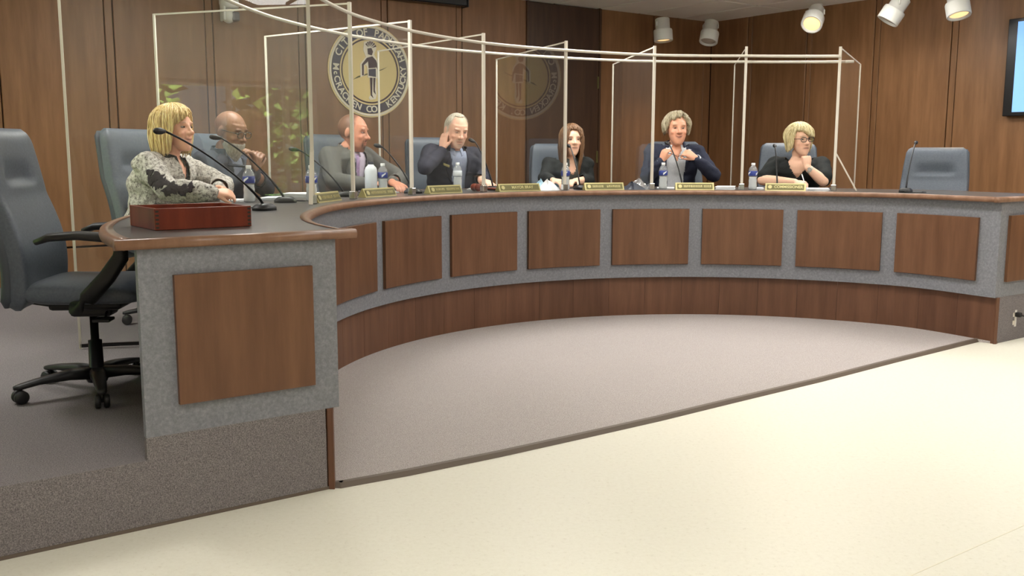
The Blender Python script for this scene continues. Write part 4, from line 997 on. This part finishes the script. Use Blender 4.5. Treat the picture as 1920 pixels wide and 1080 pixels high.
    if 'stubble' in spec:   # goatee / short beard
        w_ = (g(0, 0.085, -0.088, 0.036, 0.05, 0.024) + 0.9*g(0, 0.095, -0.043, 0.026, 0.03, 0.006) + 0.8*sum(g(0.03*s, 0.07, -0.062, 0.009, 0.04, 0.02) for s in (-1, 1)))*spec.get('stub_w', 0.7)
        w_ *= 1-g(0, 0.09, -0.058, 0.018, 0.03, 0.006); mixc(w_, spec['stubble'])
    if 'buzz' in spec:
        bk = np.clip((-h[:, 1]+0.035+0.25*(h[:, 2]-0.05)*(h[:, 2] < 0.07))/0.02, 0, 1)*np.clip((h[:, 2]+0.045)/0.02, 0, 1)*(np.abs(h[:, 0]) > spec.get('bald_top', 0)) * np.clip((spec.get('buzz_top', 0.3)-h[:, 2])/0.02, 0, 1)
        ear = np.clip((np.abs(h[:, 0])-0.079)/0.004, 0, 1); mixc(bk*(1-ear)*spec.get('buzz_w', 0.5), spec['buzz'])
    colr[near] = hcol
    ca = me.color_attributes.new('tint', 'FLOAT_COLOR', 'POINT'); ca.data.foreach_set('color', np.concatenate([colr, np.ones((len(co), 1))], 1).ravel())
    for s in (-1, 1):
        if spec.get('eyes', True):
            e = obj('eye', ellipsoid(NB(), (0.031*s, 0.0735, 0.012), (0.0125, 0.0120, spec.get('eyeh', 0.0052)), Mh, 14, 10), 'eye_white', root, True)
            obj('iris', ellipsoid(NB(), (0.031*s+spec.get('look', 0), 0.083, 0.0115), (0.0062, 0.0045, spec.get('eyeh', 0.0052)*0.98), Mh, 12, 8), 'eye_iris', e, True)
    # trousers and shoes
    bm = NB()
    rings(bm, [super_ring(ctr(t), hw*wd_+0.012, hd+0.012, 28, 2.5) for t, hw, hd in prof[:3]])
    for s in (1, -1):
        capsule(bm, V(0.10*s, -0.02, 0.62), V(0.13*s, 0.36, 0.605), 0.095, 0.074, 16); capsule(bm, V(0.13*s, 0.36, 0.605), V(0.13*s, 0.30, 0.13), 0.072, 0.06, 14)
    voxel('trousers', bm, 0.011, 3, root, spec.get('trous', 'trousers'))
    for s in (1, -1): obj('shoe', rings(NB(), [super_ring(V(0.13*s+0.01*s*u, 0.24+0.28*u, zc), hw, hh, 14, 2.8, V(1, 0, 0), V(0, 0, 1)) for u, zc, hw, hh in ((0, 0.045, 0.03, 0.04), (0.12, 0.05, 0.046, 0.049), (0.5, 0.046, 0.054, 0.045), (0.85, 0.034, 0.052, 0.033), (1, 0.028, 0.034, 0.022))]), 'black_plastic', root, True)
    # clothing
    out = dict(root=root, Mh=Mh, ctr=ctr, base=base, sh=sh, ar=ar, Li=Li, body=body)
    cl_ = spec['top']; inf = cl_.get('inf', 0.016)
    bm = NB(); torso(bm, inf)
    for s in (1, -1): arm(bm, s, cl_.get('sleeve_inf', inf), cl_.get('sleeve', 0.93), kr) if cl_.get('sleeve', 0.93) > 0 else capsule(bm, sh[s], lerp(sh[s], ar[s]['el'], cl_.get('short', 0.7)), 0.064*kr+inf, 0.058*kr+inf)
    for s in (1, -1): capsule(bm, base + sx*(0.05*s) + V(0, -0.015, -0.035), sh[s]+V(0, 0, 0.0), 0.052+inf*0.6, 0.06+inf)
    top = voxel(cl_['name'], bm, 0.0085, 3, root, cl_['mat'])
    me = top.data; co = get_co(me); no = get_no(me)
    r_ = np.random.RandomState(int(abs(head_w.x)*1000)); wv = np.zeros(len(co))
    for k in range(7):
        kv = r_.normal(0, 1, 3)*np.array((18, 18, 34)); wv += np.sin(co @ kv + r_.uniform(0, 6.3) + 1.2*np.sin(co @ (kv[::-1]*0.4)))
    co += no*(wv*cl_.get('fold', 0.0016))[:, None]; set_co(me, co)
    # neck opening and front opening
    bmx = bmesh.new(); bmx.from_mesh(me); kill = []
    for v in bmx.verts:
        p = v.co; t = (p.z-hip.z)/(base.z-hip.z); c = ctr(min(1, max(0, t))); rel = p-c
        A_ = tw*max(0, min(1, t)); lx = rel.x*math.cos(A_) + rel.y*math.sin(A_); lyy = -rel.x*math.sin(A_) + rel.y*math.cos(A_)
        if p.z > base.z+cl_.get('neck', 0.012) and (Vector((p.x-base.x, p.y-base.y)).length < 0.11): kill.append(v)
        elif lyy > 0.0 and t > cl_.get('v0', 0.3) and abs(p.x-c.x) < 0.16 and (p-sh[1]).length > 0.075 and (p-sh[-1]).length > 0.075:
            wv_ = cl_.get('vw', 0.07)*((t-cl_.get('v0', 0.3))/(1-cl_.get('v0', 0.3)))**cl_.get('vp', 0.7)
            if abs(lx-cl_.get('vx', 0)) < wv_: kill.append(v)
    bmesh.ops.delete(bmx, geom=kill, context='VERTS'); bmx.to_mesh(me); bmx.free()
    md = top.modifiers.new('thickness', 'SOLIDIFY'); md.thickness = 0.004; md.offset = -1
    out['top'] = top
    bvh = BVHTree.FromPolygons([v.co.copy() for v in me.vertices], [tuple(p.vertices) for p in me.polygons])
    bvb = BVHTree.FromPolygons([v.co.copy() for v in body.data.vertices], [tuple(p.vertices) for p in body.data.polygons])
    def drape(poly, mat, name, off=0.003, view=V(0, 1, 0), tree_=bvh, sub=3, parent=None, thick=0.003):
        """flat outline (points in the person's frame) laid on the clothing from the given side"""
        b = bmesh.new(); f = b.faces.new([b.verts.new(p) for p in poly]); bmesh.ops.triangulate(b, faces=[f])
        for _ in range(sub): bmesh.ops.subdivide_edges(b, edges=b.edges[:], cuts=1, use_grid_fill=True)
        for v in b.verts:
            hit = tree_.ray_cast(v.co + view*1.0, -view, 2.0)[0]
            if hit is not None: v.co = hit + view*off
        o = obj(name, b, mat, parent or root, True); q = o.modifiers.new('thickness', 'SOLIDIFY'); q.thickness = thick; q.offset = 1
        return o
    out['drape'] = drape; out['bvh'] = bvh; out['bvb'] = bvb
    if 'shirt' in spec:
        bm = NB(); torso(bm, 0.007); shirt = voxel('shirt', bm, 0.010, 2, root, spec['shirt'])
        me = shirt.data; b2 = bmesh.new(); b2.from_mesh(me)
        bmesh.ops.delete(b2, geom=[v for v in b2.verts if v.co.z > base.z-0.005+spec.get('shirt_hi', 0) or (spec.get('shirt_v', 0) and v.co.y > ctr(0.9).y and abs(v.co.x-base.x) < spec['shirt_v']*(v.co.z-(base.z-0.12))/0.12)], context='VERTS'); b2.to_mesh(me); b2.free()
        out['shirt'] = shirt
        # collar: two folded leaves round the neck
        for s in (1, -1):
            b = NB(); rs = []
            for i in range(13):
                t = i/12; a_ = lerp(PI, 0.22+spec.get('collar_open', 0.1), t)*s; rr = 0.066
                c0 = base + V(0, 0.004, 0.012)
                top_p = c0 + V(rr*math.sin(a_), rr*1.0*math.cos(a_), 0.035-0.03*t*t); low = c0 + V((rr+0.02)*math.sin(a_), (rr+0.02+0.01*t)*math.cos(a_), -0.012-0.045*t**3)
                rs.append([top_p, low, low*1.0+V(0, 0, -0.003), top_p - V(0.003*math.sin(a_), 0.003*math.cos(a_), 0)])
            obj('collar', rings(b, rs), spec['shirt'], root, True)
    return out
def lapels(P, mat, drop=0.30, wd_=0.06, vx=0.075):
    b = NB(); rs = []; c0 = P['base']
    for i in range(25):
        a_ = lerp(0.75, 2*PI-0.75, i/24); f_ = math.cos(a_); bk = max(0, -f_)
        top_ = c0 + V(0.074*math.sin(a_), 0.072*f_, 0.036+0.022*bk); low = c0 + V(0.105*math.sin(a_), 0.10*f_-0.008, -0.035-0.012*(1-bk))
        nr = V(math.sin(a_), f_, 0)*0.006
        rs.append([top_, low, low+nr, top_+nr+V(0, 0, 0.002)])
    obj('jacket_collar', rings(b, rs), mat, P['root'], True)
    for s in (1, -1):
        b0 = P['base']; zt = b0.z-0.02
        pts = [V(b0.x+s*0.062, 0, zt+0.01), V(b0.x+s*(0.062+wd_*0.8), 0, zt-0.075), V(b0.x+s*(0.05+wd_), 0, zt-0.10), V(b0.x+s*(0.055+wd_*0.95), 0, zt-0.13), V(b0.x+s*0.012, 0, zt-drop), V(b0.x+s*0.004, 0, zt-drop+0.03), V(b0.x+s*0.045, 0, zt-0.13)]
        P['drape'](pts, mat, 'lapel', 0.004)
def glasses(parent, Mh, mat='black_plastic', tint=None, name='glasses'):
    b = NB()
    for s in (-1, 1):
        ring_ = [Vector((0.033*s+0.025*math.copysign(abs(math.cos(t))**0.7, math.cos(t)), 0.101, 0.010+0.018*math.copysign(abs(math.sin(t))**0.7, math.sin(t)))) for t in np.linspace(0, 2*PI, 25)]
        tube(b, [Mh @ p for p in ring_], 0.0026, 6); tube(b, [Mh @ Vector(p) for p in ((0.058*s, 0.099, 0.016), (0.079*s, 0.06, 0.016), (0.083*s, 0.0, 0.014), (0.082*s, -0.02, 0.0))], 0.0024, 6)
    tube(b, [Mh @ Vector(p) for p in ((-0.008, 0.102, 0.014), (0, 0.104, 0.016), (0.008, 0.102, 0.014))], 0.0024, 6)
    g = obj(name, b, mat, parent, True)
    for s in (-1, 1): obj('lens', prism(NB(), [(0.033*s+0.024*math.cos(t), 0.010+0.017*math.sin(t)) for t in np.linspace(0, 2*PI, 16, endpoint=False)], 0.001, Mh @ Matrix(((1, 0, 0, 0), (0, 0, 1, 0.1), (0, 1, 0, 0), (0, 0, 0, 1)))), 'lens_glass', g)
def on_counter(x, y, dz=0.0): return pz(x, y, ZC+dz)
UP = V(0, 0, 1)

# --- blonde woman in tweed
hw = pcy(329, 243, R+0.98)
P = person('blonde woman in a pale tweed jacket with clasped hands on the desk', -1.385, 1.07, hw, -0.16, -0.02, 0.0,
  [dict(el=V(0.27, 0.20, 0.815), wr=pcz(398, 0.64, ZC+0.06), d=V(-0.45, 0.85, -0.02), b=V(0.5, 0.2, 0.8), curl=0.5, ti=0.2), dict(el=V(-0.25, 0.24, 0.815), wr=pcz(409, 0.68, ZC+0.072), d=V(0.5, 0.8, 0.0), b=V(-0.4, 0.3, 0.8), curl=0.6, ti=0.2)],
  dict(skin=srgb(218, 164, 138), fem=1.0, w=1.0, hs=1.05, lip=srgb(170, 90, 84), brow=srgb(150, 112, 80), smile=12, top=dict(name='tweed_jacket', mat='tweed', inf=0.024, v0=0.45, vw=0.05, fold=0.0026), shirt='black_knit', trous='trousers', shirt_v=0.06))
Mh = P['Mh']
hair_shell(P['root'], Mh, lambda a: lerp(0.088, 0.04, sstep(-0.2, 0.8, a)) if abs(a) < 0.8 else lerp(0.04 if a > 0 else 0.088, -0.118+0.012*math.cos(2*a), sstep(0.8, 1.28, abs(a))), 'hair_blonde', 0.02, (0.094, 0.118, 0.112), (0, -0.02, 0.03), 0.06, lambda a, z: 0.07*math.exp(-((abs(a)-2.2)/0.9)**2)*math.exp(-((z+0.03)/0.07)**2)+0.05*math.exp(-((z-0.09)/0.05)**2), seed=3, locks=260, lift=0.005)
dr = P['drape']; sh_, ar_ = P['sh'][1], P['ar'][1]
rnd = random.Random(4)
for k in range(16):
    u = k/15
    c = lerp(sh_, ar_['el'], 0.45+0.9*u) if u < 0.55 else lerp(ar_['el'], ar_['wr'], (u-0.55)*1.3)
    c = c + V(0, 0.022*math.sin(k*2.1), 0.014*math.cos(k*1.7)+0.012); pts = []
    for j in range(14):
        t = 2*PI*j/14; rr = rnd.uniform(0.012, 0.036); pts.append(V(0, c.y+rr*math.cos(t), c.z+rr*math.sin(t)))
    dr(pts, 'lace_black', 'lace_patch', 0.002, V(1, 0, 0), sub=2)

# --- bald bearded man
hw = pcy(433, 248, R+1.06)
P = person('bald man with white beard and glasses in a slate jacket, hands folded before his chin', -1.165, 1.14, hw, -0.02, 0.28, 0.0,
  [dict(el=V(0.20, 0.22, 0.78), wr=pcy(468, 322, R+0.84), d=V(-0.30, 0.25, 0.85), b=V(0.85, 0.5, 0.1), curl=0.6, ti=0.3, k=1.15), dict(el=V(-0.16, 0.18, 0.78), wr=pcy(474, 320, R+0.84), d=V(0.20, 0.2, 0.9), b=V(-0.85, 0.5, 0.1), curl=0.6, ti=0.3, k=1.15)],
  dict(nk=0.025, skin=srgb(128, 90, 68), w=1.06, hs=1.10, fat=0.4, brow=srgb(60, 42, 34), lip=srgb(96, 58, 50), top=dict(name='suit_jacket', mat='suit_slate', inf=0.018, v0=0.35, vw=0.06), shirt='shirt_blue'))
lapels(P, 'suit_slate'); glasses(P['root'], P['Mh'], 'black_plastic')
b = NB(); rs = []
for i in range(13):
    u = i/12; z = -0.040-0.115*u; w_ = 0.066*(1-0.75*u**1.8); y0 = 0.030+0.022*u; d_ = 0.066*(1-0.6*u**2)
    rs.append([P['Mh'] @ p + V(0, 0, 0.0025*math.sin(17*p.x*60)) for p in super_ring(V(0, y0, z), w_ if i else w_*0.9, d_ if i else d_*0.7, 30, 2.2)])
obj('beard', rings(b, rs), 'beard_white', P['root'], True)

# --- man in the grey suit
hw = pcy(663, 249, R+0.97)
P = person('man with cropped hair in a grey suit and pale tie looking down to the side', -0.845, 1.07, hw, 0.50, 0.14, 0.0,
  [dict(el=V(0.31, 0.20, 0.815), wr=pcz(690, 0.64, ZC+0.06), d=V(-0.5, 0.85, 0.0), b=V(0.1, 0.1, 0.9), curl=0.3), dict(el=V(-0.30, 0.22, 0.815), wr=pcz(735, 0.54, ZC+0.068), d=V(0.2, 0.9, -0.15), b=V(0.2, 0.2, 0.9), curl=0.4)],
  dict(nk=0.04, skin=srgb(202, 140, 114), w=1.14, kr=1.05, hs=1.12, fat=0.4, buzz=srgb(98, 70, 52), buzz_w=0.8, stubble=srgb(84, 57, 42), stub_w=1.1, brow=srgb(140, 100, 76), twist=0.2, eyeh=0.003, smile=-2, top=dict(name='suit_jacket', mat='suit_grey', inf=0.02, v0=0.25, vw=0.07), shirt='shirt_lilac'))
lapels(P, 'suit_grey')
bs = P['base']
P['drape']([V(bs.x-0.012, 0, bs.z-0.03), V(bs.x+0.012, 0, bs.z-0.03), V(bs.x+0.026, 0, bs.z-0.24), V(bs.x, 0, bs.z-0.28), V(bs.x-0.026, 0, bs.z-0.24)], 'tie_purple', 'necktie', 0.006, V(0, 1, 0), BVHTree.FromPolygons([v.co.copy() for v in P['shirt'].data.vertices], [tuple(p.vertices) for p in P['shirt'].data.polygons]))

# --- white-haired man
hw = pcy(856, 245, R+0.92)
P = person('white-haired man in a dark jacket and blue shirt, right hand behind his neck', -0.565, 1.04, hw, -0.10, 0.34, -0.05,
  [dict(elw=pcy(797, 314, R+0.86), wrh=V(0.125, -0.005, -0.155), d=V(-0.18, -0.12, 1.0), b=V(0.9, 0.35, 0.1), curl=0.18), dict(el=V(-0.22, 0.08, 0.815), wr=pcz(903, 0.60, ZC+0.065), d=V(-0.1, 0.95, -0.1), b=V(0.0, 0.2, 0.9), curl=0.45)],
  dict(nk=0.015, skin=srgb(226, 170, 146), w=1.10, kr=1.06, hs=1.10, buzz=srgb(196, 186, 166), buzz_w=0.85, stubble=srgb(206, 190, 172), stub_w=0.6, brow=srgb(206, 178, 156), eyeh=0.0022, smile=-2, top=dict(name='suit_jacket', mat='suit_dark', inf=0.018, v0=0.05, vw=0.075, vp=0.35), shirt='shirt_blue', shr=0.02))
lapels(P, 'suit_dark')
hair_shell(P['root'], P['Mh'], lambda a: lerp(0.085, -0.055, sstep(1.15, 1.6, abs(a))) if abs(a) > 1.15 else 0.112, 'hair_white', 0.006, (0.0805, 0.101, 0.094), (0, -0.014, 0.03), 0.0, None, seed=8, wave=0.0012, locks=60, lk=0.5)
bs = P['base']
P['drape']([V(bs.x+0.085, 0, bs.z-0.12), V(bs.x+0.135, 0, bs.z-0.10), V(bs.x+0.138, 0, bs.z-0.117), V(bs.x+0.088, 0, bs.z-0.137)], 'brass', 'name_badge', 0.006)

# --- long-haired woman
hw = pcy(1072, 264, R+0.88)
P = person('woman with long brown hair in a black cardigan over a grey top', -0.272, 1.0, hw, -0.05, 0.0, 0.0,
  [dict(el=V(0.24, 0.16, 0.815), wr=pcz(1036, 0.48, ZC+0.065), d=V(-0.4, 0.85, -0.1), b=V(0.1, 0.3, 0.9), curl=0.55), dict(el=V(-0.19, 0.06, 0.79), wr=pcz(1078, 0.56, ZC+0.055), d=V(0.6, 0.7, 0.0), b=V(0, 0, 1), curl=0.4)],
  dict(skin=srgb(228, 176, 150), fem=1.0, w=0.92, kr=0.88, hs=1.03, lip=srgb(176, 104, 92), brow=srgb(104, 74, 54), smile=0, top=dict(name='cardigan', mat='black_knit', inf=0.014, v0=-0.1, vw=0.07, vp=0.25), shirt='grey_knit', shirt_v=0.05))
hair_shell(P['root'], P['Mh'], lambda a: 0.092 if abs(a) < 0.38 else lerp(0.092, -0.23-0.04*math.sin(5*a), sstep(0.38, 1.0, abs(a))), 'hair_brown', 0.02, (0.091, 0.112, 0.105), (0, -0.018, 0.032), 0.05, None, seed=5, m=36, locks=220, lift=0.008)

# --- smiling man holding his glasses
hw = pcy(1269, 243, R+0.90)
P = person('smiling man with shaggy grey hair, navy jacket and white shirt, both hands raised', 0.01, 1.02, hw, 0.06, 0.02, 0.0,
  [dict(el=V(0.25, 0.20, 0.82), wr=pcy(1240, 303, R+0.70), d=V(-0.3, 0.12, 0.9), b=V(0.7, 0.6, 0.3), curl=[0.65, 0.75, 0.85, 0.9], ti=0.35), dict(el=V(-0.32, 0.16, 0.84), wr=pcy(1305, 297, R+0.70), d=V(0.75, 0.1, 0.45), b=V(-0.35, 0.8, 0.5), curl=[0.65, 0.8, 0.9, 0.9], ti=0.3)],
  dict(nk=0.025, skin=srgb(210, 152, 124), w=1.06, hs=1.10, lip=srgb(158, 90, 80), brow=srgb(150, 128, 100), smile=18, eyeh=0.0032, top=dict(name='suit_jacket', mat='suit_navy', inf=0.018, v0=0.0, vw=0.085, vp=0.3), shirt='shirt_white', shirt_v=0.045, collar_open=0.35))
lapels(P, 'suit_navy')
hair_shell(P['root'], P['Mh'], lambda a: 0.100-0.018*math.sin(a*1.5+0.3)+0.006*math.sin(9*a) if abs(a) < 0.7 else lerp(0.09, -0.02-0.014*math.sin(7*a), sstep(0.7, 1.35, abs(a))), 'hair_grey', 0.016, (0.090, 0.110, 0.102), (0, -0.016, 0.034), 0.05, lambda a, z: 0.06*math.exp(-((z-0.02)/0.05)**2)*min(1, abs(a)), seed=11, wave=0.004, locks=260, lk=1.5, lift=0.012)
for s in (1, -1):
    q = P['ar'][s]; d_ = (q['wr']-q['el']).normalized()
    obj('shirt_cuff', tube(NB(), [q['wr']-d_*0.035, q['wr']-d_*0.004], [0.036, 0.038], 18), 'shirt_white', P['root'], True)
g0, g1 = pcy(1254, 287, R+0.64), pcy(1285, 297, R+0.64)
t = thing('eyeglasses', 'thin eyeglasses held between the raised hands of the smiling man', 'glasses', g0)
gx = (g1-g0); gl = gx.length; gx.normalize()
b = NB(); tube(b, [g0 - gx*0.01, g0+gx*gl*0.35, g0+gx*gl*0.5 + V(0, -0.01, -0.006)], 0.0025, 6); wobj('temple_arm', b, 'black_metal', t, True)
b = NB(); tube(b, [g0+gx*(gl*0.72) + V(0.026*math.cos(x), -0.012, 0.017*math.sin(x)-0.004) for x in np.linspace(0, 2*PI, 20)], 0.002, 6); wobj('lens_rim', b, 'black_metal', t, True)

# --- woman in a black top
hw = pcy(1500, 263, R+0.82)
P = person('woman with short blonde hair and dark glasses in a black top, chin on her fist', 0.315, 1.0, hw, 0.62, 0.05, 0.06,
  [dict(el=V(0.26, 0.22, 0.80), wr=pcz(1490, 0.50, ZC+0.052), d=V(-0.85, 0.45, -0.1), b=V(0.1, 0.3, 0.9), curl=[0.6, 0.6, 0.7, 0.8], ti=0.4), dict(el=V(-0.22, 0.30, 0.80), wr=pcy(1514, 314, R+0.66), d=V(0.12, -0.06, 1.0), b=V(-0.1, 0.9, 0.1), curl=[1.15, 1.2, 1.2, 1.2], ti=0.4)],
  dict(skin=srgb(228, 176, 150), fem=0.9, fat=0.4, w=1.06, kr=1.04, hs=1.04, lip=srgb(176, 96, 88), brow=srgb(140, 112, 84), smile=-3, top=dict(name='black_top', mat='black_knit', inf=0.012, v0=0.62, vw=0.085, vp=0.8, sleeve=0, short=0.80, fold=0.0012)))
hair_shell(P['root'], P['Mh'], lambda a: lerp(0.028, 0.085, sstep(-0.6, 0.5, a)) if abs(a) < 0.9 else lerp(0.028 if a < 0 else 0.085, -0.07+0.01*math.sin(6*a), sstep(0.9, 1.3, abs(a))), 'hair_pale', 0.02, (0.092, 0.116, 0.110), (0, -0.016, 0.032), -0.04, lambda a, z: 0.06*math.exp(-((a+0.35)/0.7)**2)*(1 if z > 0 else 0)+0.03+0.04*math.exp(-((z-0.03)/0.05)**2), seed=21, wave=0.004, locks=240, lift=0.006)
glasses(P['root'], P['Mh'], 'black_plastic')
q = P['ar'][-1]; d_ = (q['el']-q['wr']).normalized(); wt = obj('wrist_watch', tube(NB(), [q['wr']+d_*0.014, q['wr']+d_*0.016, q['wr']+d_*0.038, q['wr']+d_*0.04], [0.029, 0.0315, 0.0325, 0.029], 20), 'cream_metal', P['root'], True)
hb = V(0.1, 1, 0.1).normalized(); c = q['wr']+d_*0.027
obj('watch_face', tube(NB(), [c+hb*0.026, c+hb*0.036], 0.016, 16), 'chrome', wt)
p0 = pcz(1512, 0.38, ZC+0.008)
tag(obj('pen', tube(NB(), [p0, p0+V(-0.03, 0.035, 0.11)], [0.002, 0.0048], 8), 'cap_white', None, True), 'white pen in the writing hand of the woman in a black top', 'pen')
